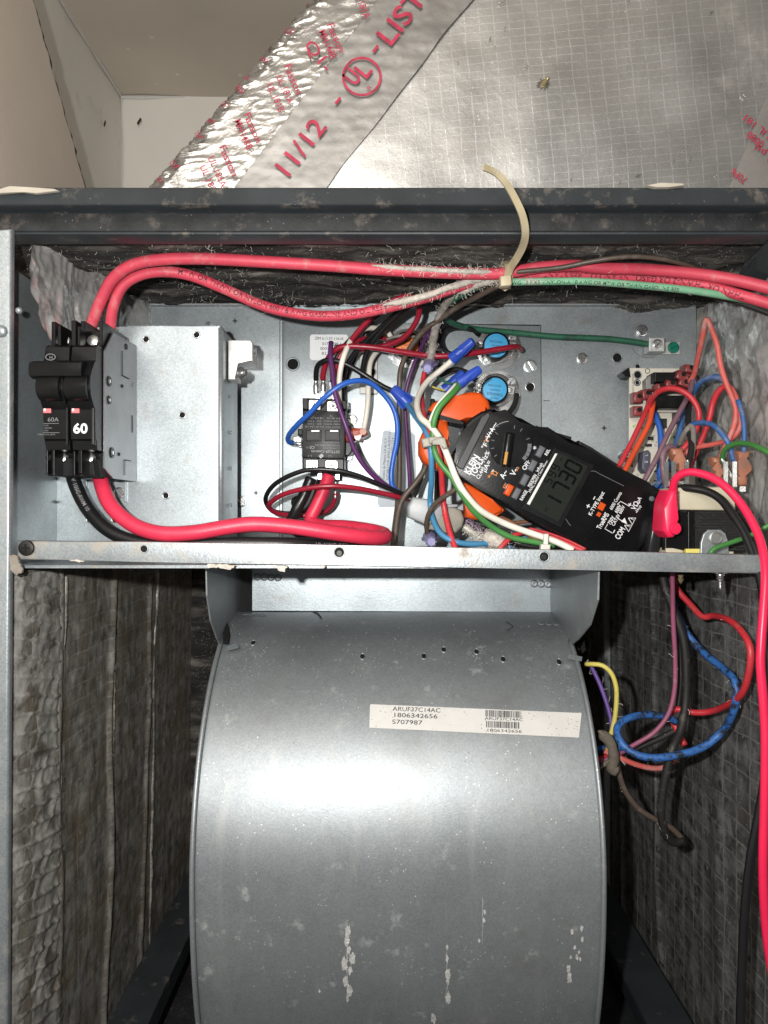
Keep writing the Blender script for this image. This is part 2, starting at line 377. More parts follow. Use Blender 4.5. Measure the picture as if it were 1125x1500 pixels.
for s, x, y, ln in (("0080", 1121, 209, 28), ("UL 181", 1131, 196, 46), ("70P6", 1096, 262, 26), ("35 psi", 1142, 236, 40)):
    text(s, x, y, 10, 0, REDPR, pl, 142, ln, .01, fn=tfn)
obj("screw_tip", lathe(P(797, 123, PD0), Vector((.3, -1, .2)), [(0, .0032), (.0015, .0030), (.003, .0020), (.006, .0017), (.008, 0)], 12), mat("brass_screw", (.42,.36,.20), .4, .8), pl, True)
bm = bmesh.new()                      # torn foil around the screw tip
for k in range(9):
    a = k*.7; c = P(797+4*math.cos(a), 123+4*math.sin(a), PD0-.001); d = P(797+(9+5*random.random())*math.cos(a), 123+(6+4*random.random())*math.sin(a), PD0-.003)
    s = (d-c).cross(Vector((0, 1, 0)))*.35; bm.faces.new([bm.verts.new(q) for q in (c-s, c+s, d)])
obj("torn_foil", bm, TAPEC, pl)
for k in range(26):                   # scuffed flakes of foil
    x, y = random.uniform(520, 1120), random.uniform(-5, 268)
    if x < xR(y)+8: continue
    a = random.uniform(0, 6.28); l = random.uniform(1.5, 5); w = random.uniform(.4, 1.0)
    c = [(x+l*math.cos(a), y+l*math.sin(a)), (x-w*math.sin(a), y+w*math.cos(a)), (x-l*math.cos(a), y-l*math.sin(a)*.6), (x+w*math.sin(a), y-w*math.cos(a))]
    obj("foil_flake", prism(c, PD0-.0030, PD0-.0022), TAPEC, pl)

# ------------------------------------------------------------------ air handler cabinet
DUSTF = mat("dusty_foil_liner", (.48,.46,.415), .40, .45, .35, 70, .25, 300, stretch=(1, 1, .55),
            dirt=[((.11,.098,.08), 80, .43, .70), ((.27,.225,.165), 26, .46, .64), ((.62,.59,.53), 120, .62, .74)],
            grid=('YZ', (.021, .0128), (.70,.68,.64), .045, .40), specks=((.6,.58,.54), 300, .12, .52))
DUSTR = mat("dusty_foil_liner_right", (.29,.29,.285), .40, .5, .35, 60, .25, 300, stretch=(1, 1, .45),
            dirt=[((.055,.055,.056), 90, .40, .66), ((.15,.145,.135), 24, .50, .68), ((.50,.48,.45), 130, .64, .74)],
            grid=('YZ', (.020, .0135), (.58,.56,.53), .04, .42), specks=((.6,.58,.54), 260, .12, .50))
FELT = mat("black_fibre_liner", (.03,.03,.03), .95, 0, .4, 60, 1., 260, stretch=(.25, 1, 1),
           ramp=[(.30, (.010,.010,.010)), (.48, (.034,.032,.029)), (.60, (.13,.12,.105)), (.74, (.40,.37,.33))], specks=((.6,.57,.52), 420, .16, .5))
CRUMP = mat("crumpled_dirty_foil", (.60,.59,.57), .28, .65, .3, 35, 1., 70, dirt=[((.13,.12,.11), 38, .54, .72), ((.50,.45,.38), 30, .64, .8)])
ch = thing("air_handler_cabinet", "open dark painted air handler cabinet lined with dirty foil insulation", "cabinet")
def Zp(y, D): return (750-y)/F*D
prof = [(.486, Zp(275, .486)), (.484, Zp(279, .484)), (.484, Zp(297, .484)), (.4825, Zp(300, .4825)), (.4845, Zp(304, .4845)), (.4965, Zp(309, .4965)), (.4985, Zp(313, .4985)),
        (.4985, Zp(338, .4985)), (.4955, Zp(340.5, .4955)), (.4955, Zp(343, .4955)), (.497, Zp(346, .497)), (.512, Zp(346, .497)), (.514, Zp(275, .486))]
bar = obj("top_frame_bar", extrude_x(prof, -.34, .34, .0006), DARKP, ch, True)
obj("dusty_recess", prism(rect(-60, 313, 1190, 338), .4982, .4995, 0), DARKIN, ch)
for pts in ([(-5, 277), (14, 272), (40, 274), (78, 276), (86, 279), (52, 283), (30, 280), (-5, 283)], [(947, 271), (968, 267), (1000, 268), (1004, 271), (980, 274), (962, 274)]):
    obj("torn_paper", prism(pts, .4815, .485, .0006), mat("old_paper", (.40,.36,.30), .9, 0, .1, 60), ch)
ch_roof = obj("roof_liner", sheet(lambda u, v: (lambda p: p+Vector((0, 0, -.004*fbm(p, 30)+.0012*noise.noise(p*400)-.004*max(0, fbm(p, 11))*v)))(Vector((-.30+u*.6, .502+v*.19, CZ+.187))), 220, 70), FELT, ch, 'all')
obj("left_flange", prism_w([Vector((-.268, .484, CZ+Zp(338, .484))), Vector((-.2395, .484, CZ+Zp(334, .484))), Vector((-.2425, .484, CZ-.40)), Vector((-.268, .484, CZ-.40))], Vector((0, .0045, 0)), .002, 4), GALV2, ch, True)
for (y, r) in ((455, 5), (485, 9)):
    obj("rivet", lathe(P(28 if y == 455 else 2, y, .4835), Vector((0, -1, 0)), [(0, px(r, .48)), (.001, px(r*.9, .48)), (.002, px(r*.5, .48)), (.0022, 0)], 14), GALV2, ch, True)
def lining(X0, D0, D1, z0, z1, sgn, creases, amp, nu, nv):
    def fn(u, v):
        D = D0+u*(D1-D0); z = z0+v*(z1-z0); q = Vector((D, z*.25, X0))
        zz = z+.22*(D-.5)*sgn*0+.004*noise.noise(Vector((D*20, z*20, 1))); dd = D+.004*noise.noise(Vector((D*20, z*20, 6)))
        ql = abs(math.sin(math.pi*dd/.021))**.5*abs(math.sin(math.pi*zz/.0128))**.5*(.55+.9*noise.noise(Vector((D*11, z*11, 2))))
        x = amp*.9*fbm(q, 18, 5)+.0008*ql+amp*.2*noise.noise(Vector((D*160, z*40, 3)))+amp*.35*(1-2*abs(noise.noise(Vector((D*50, z*38, 8)))))
        for (cd, h, w, lean) in creases: x += h*math.exp(-((D-cd-lean*z+.010*noise.noise(Vector((z*8, cd*9, 0))))/w)**2)
        return Vector((X0-sgn*x, D, CZ+z))
    return sheet(fn, nu, nv)
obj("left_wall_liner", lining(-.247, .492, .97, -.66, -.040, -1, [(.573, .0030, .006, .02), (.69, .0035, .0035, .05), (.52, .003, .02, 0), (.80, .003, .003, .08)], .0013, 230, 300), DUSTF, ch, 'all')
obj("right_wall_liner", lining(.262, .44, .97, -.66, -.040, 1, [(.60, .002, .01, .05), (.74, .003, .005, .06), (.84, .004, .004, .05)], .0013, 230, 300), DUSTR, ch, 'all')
obj("back_liner", sheet(lambda u, v: wobble(Vector((-.27+u*.54, .965, CZ-.70+v*.93)), 30, .003), 60, 80), FELT, ch, 'all')
# pale foil turned over the front edge of the left liner, and frayed seams
PALEF = mat("pale_creased_foil", (.64,.62,.57), .36, .5, .3, 60, .4, 160, dirt=[((.20,.18,.155), 50, .46, .64), ((.45,.38,.29), 40, .6, .78)], grid=('YZ', (.021, .0128), (.75,.73,.70), .05, .3))
def edge_fold(u, v):
    D = .4935+u*.086; z = -.42+v*.378; w = min(1, u*6, (1-u)*5)
    x = .0012*(1-2*abs(noise.noise(Vector((D*30, z*60-D*40, 2)))))+.0007*noise.noise(Vector((D*120, z*30, 5)))
    k = ((z+.25*(D-.5)+.003*noise.noise(Vector((D*25, z*7, 1))))/.0128) % 1.0; x += .0016*math.exp(-((k-.5)/.10)**2)
    return Vector((-.2462+x*w+.0016*w, D+.006*u*noise.noise(Vector((z*14, 3, 0))), CZ+z))
obj("foil_edge", sheet(edge_fold, 50, 320), PALEF, ch, 'all')
def frayed(D0, z0, z1, w, lean, seed, m):
    bm = bmesh.new(); n = 120; rows = []
    for i in range(n+1):
        z = z0+(z1-z0)*i/n; a = w*(.15+1.5*abs(noise.noise(Vector((z*22, seed, 1)))))*min(1, i/8, (n-i)/8); d = D0+lean*z+.012*noise.noise(Vector((z*8, seed, 4)))+.0015*noise.noise(Vector((z*60, seed, 2)))
        rows.append([bm.verts.new(Vector((-.2475, d-a, CZ+z))), bm.verts.new(Vector((-.2447+.0012*noise.noise(Vector((z*90, seed, 0)))+.001*noise.noise(Vector((z*17, seed, 6))), d, CZ+z))), bm.verts.new(Vector((-.2475, d+a, CZ+z)))])
    for r, q in zip(rows, rows[1:]):
        for k in range(2): bm.faces.new((r[k], q[k], q[k+1], r[k+1]))
    obj("frayed_seam", bm, m, ch, 'all')
SEAMT = mat("frayed_tan_fibre", (.46,.41,.33), .9, 0, .3, 80, 1., 300, dirt=[((.2,.18,.15), 70, .5, .7)])
frayed(.695, -.34, -.11, .0026, .06, 3, SEAMT); frayed(.580, -.40, -.05, .0012, .05, 9, PALEF); frayed(.820, -.50, -.05, .0007, .06, 21, PALEF)
# crumpled foil of the upper side walls
def crumple(X0, X1, D0, D1, zlo, zhi, sgn, amp, seed):
    def fn(u, v):
        D = D0+u*(D1-D0); z = zlo(u)+v*(zhi-zlo(u)); q = Vector((D*1.0, z*.8+D*.3, seed))
        q2 = Vector((D*1.0, z*.35-D*.2, seed)); x = 1.0*amp*(1-2*abs(noise.noise(q2*20)))+amp*.4*(1-2*abs(noise.noise(q*48+Vector((3, 1, 2)))))+amp*.28*(1-2*abs(noise.noise(q2*130)))+amp*.08*noise.noise(q*260)+amp*.9*noise.noise(q*9)
        return Vector((X0+(X1-X0)*u-sgn*x, D, CZ+z))
    return sheet(fn, 170, 170)
obj("crumpled_foil", crumple(-.2455, -.214, .512, .690, lambda u: .160-.32*u if u < .4 else .032, .192, -1, .0052, 2.), CRUMP, ch, 'all')
obj("crumpled_foil", crumple(.297, .288, .44, .705, lambda u: -.038, .192, 1, .0055, 6.), CRUMP, ch, 'all')
obj("corner_flap", prism_w([P(1070, 428, .60), P(1090, 385, .56), P(1126, 352, .50), P(1190, 340, .48), P(1190, 430, .55)], Vector((.004, .008, .003)), .001), DARKP, ch)
obj("edge_strip", box_w((.254, .868, CZ-.60), (.2605, .876, CZ-.05)), GALV2, ch)
obj("foot_rail", extrude_x([(.52, -.425), (.96, -.425), (.96, -.408), (.52, -.408)], -.222, -.188, .002), DARKP, ch)
obj("foot_rail", extrude_x([(.52, -.425), (.96, -.425), (.96, -.408), (.52, -.408)], .210, .246, .002), DARKP, ch)
obj("foot_plate", extrude_x([(.52, -.470), (.96, -.470), (.96, -.462), (.52, -.462)], -.25, .26, 0), DARKIN, ch)

# ------------------------------------------------------------------ control tray: back panel, heater plate, rail
tr = thing("control_tray", "galvanised steel control tray with a long front rail and tall back panel", "tray")
PD = .68; PL = .6765
bp_ = obj("back_panel", prism([(210, 446), (1020, 446), (1021, 815), (208, 815)], PD, PD+.0015, .0005), GALV, tr)
obj("panel_lip", prism([(211, 443.5), (1020, 444), (1020, 447), (211, 447)], PD-.006, PD, .0008), GALV2, tr)
hp = obj("heater_plate", prism([(413, 470), (420, 473), (793, 475), (796, 812), (412, 812)], PL, PD-.0002, .0016, 3), GALV, tr, True)
fold = obj("plate_flange", prism([(409, 452), (413, 452), (416, 474), (414, 812), (409, 812)], PL+.0012, PD-.0002, .001), GALV, tr)
obj("tray_floor", box_w((-.25, .503, CZ-.0375), (.262, .69, CZ-.0355)), GALV2, tr)
obj("side_plate", box_w((-.2535, .496, CZ-.056), (-.2515, .60, CZ+.165)), GALV, tr)
rail = obj("front_rail", prism([(24, 792), (200, 794), (560, 800), (1000, 810.5), (1140, 813.5), (1140, 841), (1000, 838), (560, 829), (200, 823), (24, 820)], .494, .5035, .0018, 3), GALV2, tr, True)
def hole(x, y, r, D, par, rim=True, ry=None):
    o = obj("screw_hole", prism(circ(x, y, r, 16, ry), D-.0005, D+.0004), HOLE, par)
    if rim:
        path = [P(a, b, D-.0003) for a, b in circ(x, y, r*1.12, 20, (ry or r)*1.12)]; path.append(path[0])
        obj("hole_rim", tube(path, px(max(.9, r*.18), D), 6, caps=False), STEEL if rim == 2 else GALV2, o, 'all')
    return o
def clip_half(pts, nx, ny, d):
    out = []
    for (a, b) in zip(pts, pts[1:]+pts[:1]):
        da, db = a[0]*nx+a[1]*ny-d, b[0]*nx+b[1]*ny-d
        if da >= 0: out.append(a)
        if da*db < 0: t = da/(da-db); out.append((a[0]+(b[0]-a[0])*t, a[1]+(b[1]-a[1])*t))
    return out
def hex_screw(x, y, r, D, par, ang=40, m=None, name="hex_screw", hexa=True):
    m = m or STEEL
    o = obj(name, prism(circ(x, y, r*1.25, 20), D-.0012, D, .0004), m, par, True)
    base = circ(x, y, r, 6 if hexa else 20, None, 12, 372); a = math.radians(ang); nx, ny = math.cos(a), math.sin(a); c = x*nx+y*ny
    obj("head_base", prism(base, D-.0020, D-.0011), m, o)
    for s in (1, -1):
        h = clip_half(base, nx*s, ny*s, c*s+r*.14)
        if len(h) > 2: obj("head_half", prism(h, D-.0042, D-.0019, .0003), m, o)
    return o
DARKSC = mat("dark_screw", (.028,.026,.024), .45, .6, .3, 300)
o = obj("rail_screw", prism(circ(37, 803, 11.5, 22), .4915, .494, .001), DARKSC, rail, True)
obj("cross_slot", prism([(35.5, 797), (38.5, 797), (38.5, 801.5), (43, 801.5), (43, 804.5), (38.5, 804.5), (38.5, 809), (35.5, 809), (35.5, 804.5), (31, 804.5), (31, 801.5), (35.5, 801.5)], .4912, .4916), HOLE, o)
hole(211, 804, 5, .494, rail); hole(497, 809, 7, .494, rail); hole(797, 815.5, 6.5, .494, rail)
for (x, y, r) in ((497, 810.5, 4.6), (797, 816, 4.2)):
    obj("bolt_end", prism(circ(x, y, r, 14), .4930, .4936, .0003), DARKSC, rail)
RUST = mat("rusty_dirt", (.22,.195,.165), .95, 0, .4, 60, 1., 200)
def crust(name, pts, D, par, m=None, th=.002, seed=0):
    P3 = []
    for i, (a, b) in enumerate(zip(pts, pts[1:]+pts[:1])):
        for k in range(6):
            t = k/6; q = (a[0]+(b[0]-a[0])*t, a[1]+(b[1]-a[1])*t); P3.append((q[0]+3*noise.noise(Vector((q[0]*.35, q[1]*.35, seed))), q[1]+3*noise.noise(Vector((q[0]*.35, q[1]*.35, seed+5)))))
    return obj(name, prism(P3, D-th, D, th*.45), m or RUST, par, True)
crust("dirt_crust", [(14, 812), (24, 814), (27, 822), (33, 836), (26, 842), (16, 838)], .4838, rail, seed=2)
LINTM = mat("grey_lint", (.46,.42,.37), 1., 0, .25, 200, 1., 500)
for i, pts in enumerate(([(303, 826), (330, 827), (345, 829), (336, 835), (322, 832), (306, 831)], [(405, 828), (420, 829), (417, 838), (409, 837)], [(470, 829), (477, 829), (474, 833)], [(100, 820), (125, 821), (118, 824)])):
    crust("lint_tuft", pts, .4955, rail, LINTM, .004, seed=i)
hole(429, 533.5, 8, PL, hp); hole(436, 736, 10, PL, hp, False)
hole(904, 524, 6.5, PD, bp_); hole(934, 537, 3.4, PD, bp_); hole(918, 547, 6, PD, bp_); hole(776.5, 567, 6, PL, hp, 2); hole(352, 737, 4, PD, bp_)
hex_screw(941, 484, 7, PD, bp_, 20); hex_screw(853, 524.5, 6.5, PD, bp_, 20); hex_screw(777, 536, 8, PL, hp, -30, mat("zinc_screw", (.62,.66,.66), .3, .85, .1, 200))
hex_screw(353, 735, 6.5, PD, bp_, -45); hex_screw(516, 615, 6.5, PL, hp, -60)
SPOT = mat("scorch_mark", (.03,.03,.03), .8, 0, 0)
for (x, y) in ((375, 722), (344, 470), (885, 627)):
    for k in range(5):
        a = k*1.3; obj("paint_fleck", prism(rot_rect(x+1.5*math.cos(a), y+1.5*math.sin(a), 5, 1.0, math.degrees(a)), PD-.0006, PD-.0004), SPOT, bp_)
text("Q", 944, 484, 11, PD-.0006, mat("pencil", (.22,.24,.25), .7, .2), bp_, 30); 
bm = bmesh.new(); tube([P(a, b, PD-.0004) for a, b in circ(950, 500, 26, 16, 24, 200, 290)], .0004, 5, bm); obj("pencil_arc", bm, MATS["pencil"], bp_)
obj("pencil_tick", tube([P(796, 587, PD-.0004), P(805, 587, PD-.0004)], .0003, 5), SPOT, bp_)

# breaker bracket
br = thing("breaker_bracket", "bent galvanised steel bracket with dimpled holes, carrying the black breaker", "bracket")
BK = .58
bf = obj("bracket_face", prism([(76, 479), (316, 477), (322, 478), (326, 484), (326, 818), (76, 818)], BK, BK+.0015, .0006), GALV, br)
obj("bracket_return", prism_w([P(323.5, 478, BK), P(327, 484, BK), P(327, 818, BK), P(323.5, 818, BK)], Vector((0, .056, 0)), .0008), GALV, br)
obj("rounded_fold", tube([P(323.5, 481, BK+.0014), P(323.5, 818, BK+.0014)], .0022, 12), GALV, br, 'all')
obj("bracket_top", prism_w([P(186, 476.5, BK), P(323, 476.5, BK), P(323, 479, BK), P(186, 479, BK)], Vector((0, .010, 0)), .0005), GALV, br)
for (x, y) in ((213, 497), (287, 490.5), (266, 608), (242, 726)): hole(x+1, y, 4.2, BK, bf, 2)
for (x, y) in ((131, 761), (168, 761)): hole(x, y, 4, BK, bf, 2)
hex_screw(174, 722, 7, BK, bf, -40)
for x in (124, 144, 181): obj("bracket_tab", prism(rect(x, 700, x+3.5, 735 if x != 124 else 716), BK-.003, BK, .0004), GALV, br)
for (y, r) in ((580, 3.2), (633, 3.2), (686, 3.2), (740, 3.2)):
    c = P(327.5, y, BK); c = Vector((c.x+.0004, BK+.026, CZ+(c.z-CZ)*1.04))
    obj("rivet", lathe(c, Vector((1, 0, 0)), [(0, .0016), (.0006, .0014), (.0011, 0)], 10), STEEL, br, True)
# dented fold of the side plate beside the bracket
obj("dent_fold", prism_w([P(72, 690, .578), P(76, 690, .578), P(75, 730, .578), P(84, 735, .574), P(75, 741, .578), P(77, 800, .578), P(70, 800, .578), P(71, 741, .577), P(57, 736, .573), P(70, 731, .577)], Vector((0, .003, 0)), .0012), GALV, br, True)
# aluminium lug on the bracket
lug = thing("aluminium_lug", "square aluminium wire lug bolted to the upper right edge of the breaker bracket", "lug")
obj("lug_block", prism([(334, 498), (367, 498), (370, 503), (370, 530), (346, 530), (346, 556), (334, 556)], .592, .612, .0012), ALU, lug, True)
obj("side_screw", lathe(P(366, 514, .602), Vector((1, 0, 0)), [(0, .004), (.0042, .004), (.005, .0034), (.005, 0)], 12), STEEL, lug, True)
obj("lug_bolt", lathe(P(347, 547, .603), Vector((1, -.25, 0)), [(-.004, .0035), (.003, .0035), (.003, .005), (.0055, .005), (.0055, .0032), (.008, .003), (.008, 0)], 10), STEEL, lug, True)
# ------------------------------------------------------------------ blower housing
bl = thing("blower_housing", "large galvanised blower scroll housing hanging below the front rail", "blower")
CR, CD, CZr = .160, .663, -.247
RZ = 1.45                              # the scroll swells below its axis
def dn(s): return s*RZ if s < 0 else s
XL_, XR_ = -.127, .1455
def cyl(x, y, off=0.):                # point of the scroll seen at a photograph position
    k = (y-750)/F; R = CR+off
    q = 1.0 if k*.503 < -CZr else 1/(RZ*RZ)
    a = 1+q*k*k; b = -2*CD+2*q*k*CZr; c = CD*CD+q*CZr*CZr-R*R; t = (-b-math.sqrt(max(0, b*b-4*a*c)))/(2*a); return P(x, y, t)
bm = bmesh.new(); rows = []
for i in range(61):
    a = math.radians(92+i*3.2); rows.append([bm.verts.new(Vector((XL_+(XR_-XL_)*j/24, CD+CR*math.cos(a), CZ+CZr+CR*dn(math.sin(a))+.0006*noise.noise(Vector((j*.4, i*.3, 1)))))) for j in range(25)])
for a, b in zip(rows, rows[1:]):
    for j in range(24): bm.faces.new((a[j], a[j+1], b[j+1], b[j]))
obj("scroll_sheet", bm, BLOW, bl, 'all')
def side_outline(Dt):
    o = [(Dt, -.039), (Dt+.002, -.060), (Dt+.5*(.59-Dt)*.55, -.080), (Dt+(.585-Dt)*.75, -.096)]
    R = CR+.0024
    o += [(CD+R*math.cos(math.radians(a)), CZr+R*dn(math.sin(math.radians(a)))) for a in range(118, 290, 4)]
    return o+[(.80, -.47), (.80, -.039)]
for x0, x1, Dt in ((XL_-.0012, XL_, .540), (XR_, XR_+.0012, .512)):
    sp_ = obj("side_plate", extrude_x(side_outline(Dt), x0, x1, .0003), BLOW, bl)
    R = CR+.0024; path = [Vector(((x0+x1)/2, CD+R*math.cos(math.radians(a)), CZ+CZr+R*dn(math.sin(math.radians(a))))) for a in range(116, 292, 3)]
    obj("rolled_seam", tube(path, .0019, 8), BLOW, sp_, 'all')
cp = obj("cutoff_plate", prism([(369, 800), (821, 800), (821, 897), (369, 895)], .6595, .661, .0004), GALV, bl)
def clinch(x0, x1, y, fn, par):
    for i in range(4):
        x = x0+(x1-x0)*i/3; p = fn(x, y+(.4*i)); q = fn(x, y-3)-fn(x, y+3)
        n_ = Vector((0, -1, 0)) if par is cp else Vector((0, p.y-CD, p.z-CZ-CZr)).normalized()
        obj("clinch_dimple", lathe(p-n_*.0004, n_, [(0, .0034), (.0005, .0030), (.0008, .0022), (.0006, .0013), (.0005, 0)], 12), BLOW, par, 'all')
clinch(377, 407, 845, lambda x, y: P(x, y, .6590), cp); clinch(783, 813, 855, lambda x, y: P(x, y, .6590), cp)
clinch(360, 385, 899, lambda x, y: cyl(x, y, .0003), bl); clinch(793, 826, 912.5, lambda x, y: cyl(x, y, .0003), bl)
for (x, y) in ((371, 942), (531, 962), (621, 961.5), (650, 952), (698, 955), (737, 966), (819, 970)):
    p = cyl(x, y); nrm = Vector((0, p.y-CD, p.z-CZ-CZr)).normalized(); u = Vector((1, 0, 0)); v = nrm.cross(u)
    o = obj("screw_hole", prism_w([p+nrm*.0005+(u*math.cos(t)+v*math.sin(t)*1.5)*.0018 for t in [k*.449 for k in range(14)]], -nrm*.0003), HOLE, bl)
    path = [p+nrm*.0003+(u*math.cos(t)+v*math.sin(t)*1.5)*.0022 for t in [k*.3307 for k in range(20)]]
    obj("hole_rim", tube(path, .0005, 6, caps=False), GALV, o, 'all')
for (a, b, c, d) in (((331, 947), (347, 942), (350, 948), (333, 952)), ((833, 958), (853, 962), (852, 968), (832, 963))):
    obj("bent_tab", prism_w([cyl(*q, .006) for q in (a, b, c, d)], Vector((0, .001, -.0008))), GALV, bl)
for i, pts in enumerate(([(326, 921), (332, 905), (336, 930), (334, 943), (327, 943)], [(851, 948), (856, 938), (858, 952), (853, 957)])):
    obj("tab_slot", prism_w([cyl(*q, .007) for q in pts], Vector((0, .0005, -.0002))), HOLE, bl)
INK = mat("marker_ink", (.05,.05,.055), .7, .2, .2)
obj("ink_tick", tube([cyl(x, y, .0003) for x, y in ((742, 911), (750, 916), (752, 918), (743, 924))], .0005, 5), INK, bl)
obj("ink_tick", tube([cyl(x, y, .0003) for x, y in ((459, 896), (466, 899), (471, 905))], .0007, 5), INK, bl)
# dried drips and residue
DRIP = mat("mineral_residue", (.42,.415,.40), .8, 0, .25, 300, .8, 600)
drips = [(509, 1364, 6), (508, 1378, 5), (511, 1392, 4), (516, 1404, 6), (505, 1412, 6), (513, 1421, 4), (506, 1436, 5), (512, 1452, 6), (509, 1463, 3), (655, 1388, 2.5), (655, 1404, 3), (656, 1426, 5), (656, 1438, 3), (656, 1462, 5), (635, 1492, 5),
         (833, 1420, 4), (834, 1434, 5), (845, 1402, 3), (838, 1365, 3), (852, 1360, 3), (710, 1336, 2.5), (709, 1348, 2.5), (702, 1378, 2), (853, 1376, 2.5), (842, 1388, 2.4), (848, 1395, 2), (836, 1402, 2), (468, 1452, 2), (850, 1405, 2)]
for (x, y, r) in drips:
    pts = [cyl(x+r*.75*math.cos(t)*(1+.7*noise.noise(Vector((x*.37, 2*math.cos(t), y*.37+2*math.sin(t))))), y+r*1.5*math.sin(t)*(1+.7*noise.noise(Vector((y*.37, 2*math.cos(t), x*.37+2*math.sin(t))))), .0002) for t in [k*.2618 for k in range(24)]]
    obj("residue_drop", prism_w(pts, Vector((0, -.00025, .0001)), 0), DRIP, bl, True)
STAIN = mat("dried_run", (.30,.31,.31), .7, .2, .2, 200)
for (x, y0, y1, w) in ((509, 1345, 1470, 3.0), (655, 1385, 1470, 1.8), (707, 1310, 1385, 1.4)):
    n = 46; pts = [(x+1.6*noise.noise(Vector((x, k*.21, 0)))-w*(.3+abs(noise.noise(Vector((k*.33, x, 1))))), y0+(y1-y0)*k/n) for k in range(n+1)]
    bm = bmesh.new(); prev = None
    for k, (a, y) in enumerate(pts):
        ww = w*(.5+1.6*abs(noise.noise(Vector((k*.4, x, 7)))))*min(1, k/6, (n-k)/3+.1); c = (bm.verts.new(cyl(a, y, .00015)), bm.verts.new(cyl(a+ww, y, .00015)))
        if prev: bm.faces.new((prev[0], prev[1], c[1], c[0]))
        prev = c
    obj("dried_run", bm, STAIN, bl)
bm = bmesh.new()                      # dust grains sprinkled over the upper scroll
for _ in range(420):
    if random.random() < .45: cx_, cy_ = random.choice(((345, 975), (532, 970), (700, 962), (335, 1010), (830, 985), (375, 960))); x, y = random.gauss(cx_, 13), random.gauss(cy_, 11)
    else: x, y = random.uniform(330, 850), random.triangular(900, 1180, 920)
    if y < 896: continue
    s = random.uniform(.35, 1.1); p = cyl(x, y, .0003); t0 = random.random()*6
    bm.faces.new([bm.verts.new(p+Vector((px(s*math.cos(t), .56), -.0002*math.sin(t), px(s*math.sin(t), .56)))) for t in (t0, t0+1.3, t0+2.9, t0+4.4)])
tag(obj("dust_grains", bm, mat("dust_grain", (.26,.25,.235), .9), bl), None, kind='stuff')
# label on the scroll
sl = thing("blower_sticker", "long white speckled part number label stuck on the blower scroll", "label")
def lab(u, v):
    x0, y0, x1, y1 = 542+1*v-2*v, 1031.5+v*34.5, 852-4*v, 1044.5+v*36; return cyl(x0+(x1-x0)*u, y0+(y1-y0)*u, .0004)
lb_ = obj("label_paper", sheet(lab, 40, 8), PAPERB, sl, 'all')
lf = lambda x, y: cyl(x, y, .0007)
for s, x, y, ln, h in (("ARUF37C14AC", 575, 1041, 70, 6.2), ("1806342656", 575, 1050, 63, 6.2), ("S707987", 574, 1060, 44, 6.2), ("ARUF37C14AC", 710, 1054.2, 56, 4.2), ("1806342656", 712, 1071.5, 50, 4.2)):
    text(s, x, y, h, 0, BLACKPR, sl, -2.2, ln, fn=lf)
for (x0, x1, y0, hh) in ((711, 763, 1040, 9.5), (712, 760, 1056, 9.5)):
    x = x0
    while x < x1:
        w = random.choice((.7, .7, 1.1, 1.6)); yy = y0+(x-x0)*.04
        obj("barcode_bar", sheet(lambda u, v: lf(x+w*u, yy+hh*v), 1, 1), BLACKPR, sl); x += w+random.choice((.7, .8, 1.4))

# ------------------------------------------------------------------ circuit breaker
BSIDE = mat("breaker_side_metal", (.17,.17,.175), .34, .75, .12, 40, .12, 500, dirt=[((.18,.18,.18), 60, .55, .75)])
PINK = mat("pink_indicator", (.72,.16,.17), .5)
cb = thing("circuit_breaker", "black two pole 60 amp circuit breaker mounted on the left bracket", "breaker")
pr = [(.579, .127), (.530, .127), (.528, .1125), (.506, .112), (.503, .110), (.502, .101), (.499, .0985), (.495, .093), (.4925, .088), (.4918, .083), (.4935, .076), (.498, .0705), (.5005, .068), (.501, .0485), (.5035, .0475), (.504, .0415), (.528, .041), (.530, .0245), (.579, .0245)]
for x0, x1 in ((-.2262, -.2098), (-.2082, -.1918)): obj("pole_body", extrude_x(pr, x0, x1, .0006), BLACKP, cb, True)
obj("side_cover", extrude_x([(.579, .128), (.53, .126), (.514, .110), (.513, .030), (.53, .0235), (.579, .0235)], -.1916, -.1903, .0004), BSIDE, cb)
def sidept(d, z): return Vector((-.1900, d, CZ+z))
for (pts) in ([(.547, .117), (.5475, .117), (.5475, .099), (.547, .099)], [(.547, .0995), (.562, .0995), (.562, .099), (.547, .099)], [(.552, .0385), (.5525, .0385), (.5525, .027), (.552, .027)], [(.552, .0385), (.566, .0385), (.566, .038), (.552, .038)], [(.569, .073), (.5698, .073), (.5698, .060), (.569, .060)]):
    obj("side_groove", prism_w([sidept(*q) for q in pts], Vector((.0003, 0, 0))), HOLE, cb)
for (d, z, r) in ((.5215, .0905, .0036), (.5215, .0775, .003), (.527, .0415, .0038), (.5475, .0915, .0012), (.541, .0415, .0013), (.556, .122, .0022)):
    o = obj("side_rivet", lathe(sidept(d, z), Vector((1, 0, 0)), [(-.0002, r), (.0004, r), (.0004, r*.65), (-.0001, r*.6), (-.0001, 0)], 16), BLACKP, cb)
    if r > .0025: obj("rivet_core", lathe(sidept(d, z), Vector((1, 0, 0)), [(0, r*.5), (.0006, r*.4), (.0008, 0)], 12), STEEL, o, True)
obj("handle_tie", extrude_x([(.502, .0995), (.494, .099), (.4895, .0970), (.4885, .0925), (.4895, .0885), (.494, .0872), (.502, .088)], -.2310, -.1965, .001), BLACKP, cb, True)
for cx in (-.218, -.200):
    obj("toggle_hump", extrude_x([(.502, .0895)]+[(.4955-.0085*math.sin(math.radians(a)), .0815+.0085*math.cos(math.radians(a))) for a in range(0, 181, 20)]+[(.502, .0725)], cx-.0078, cx+.0070, .0008), BLACKP, cb, True)
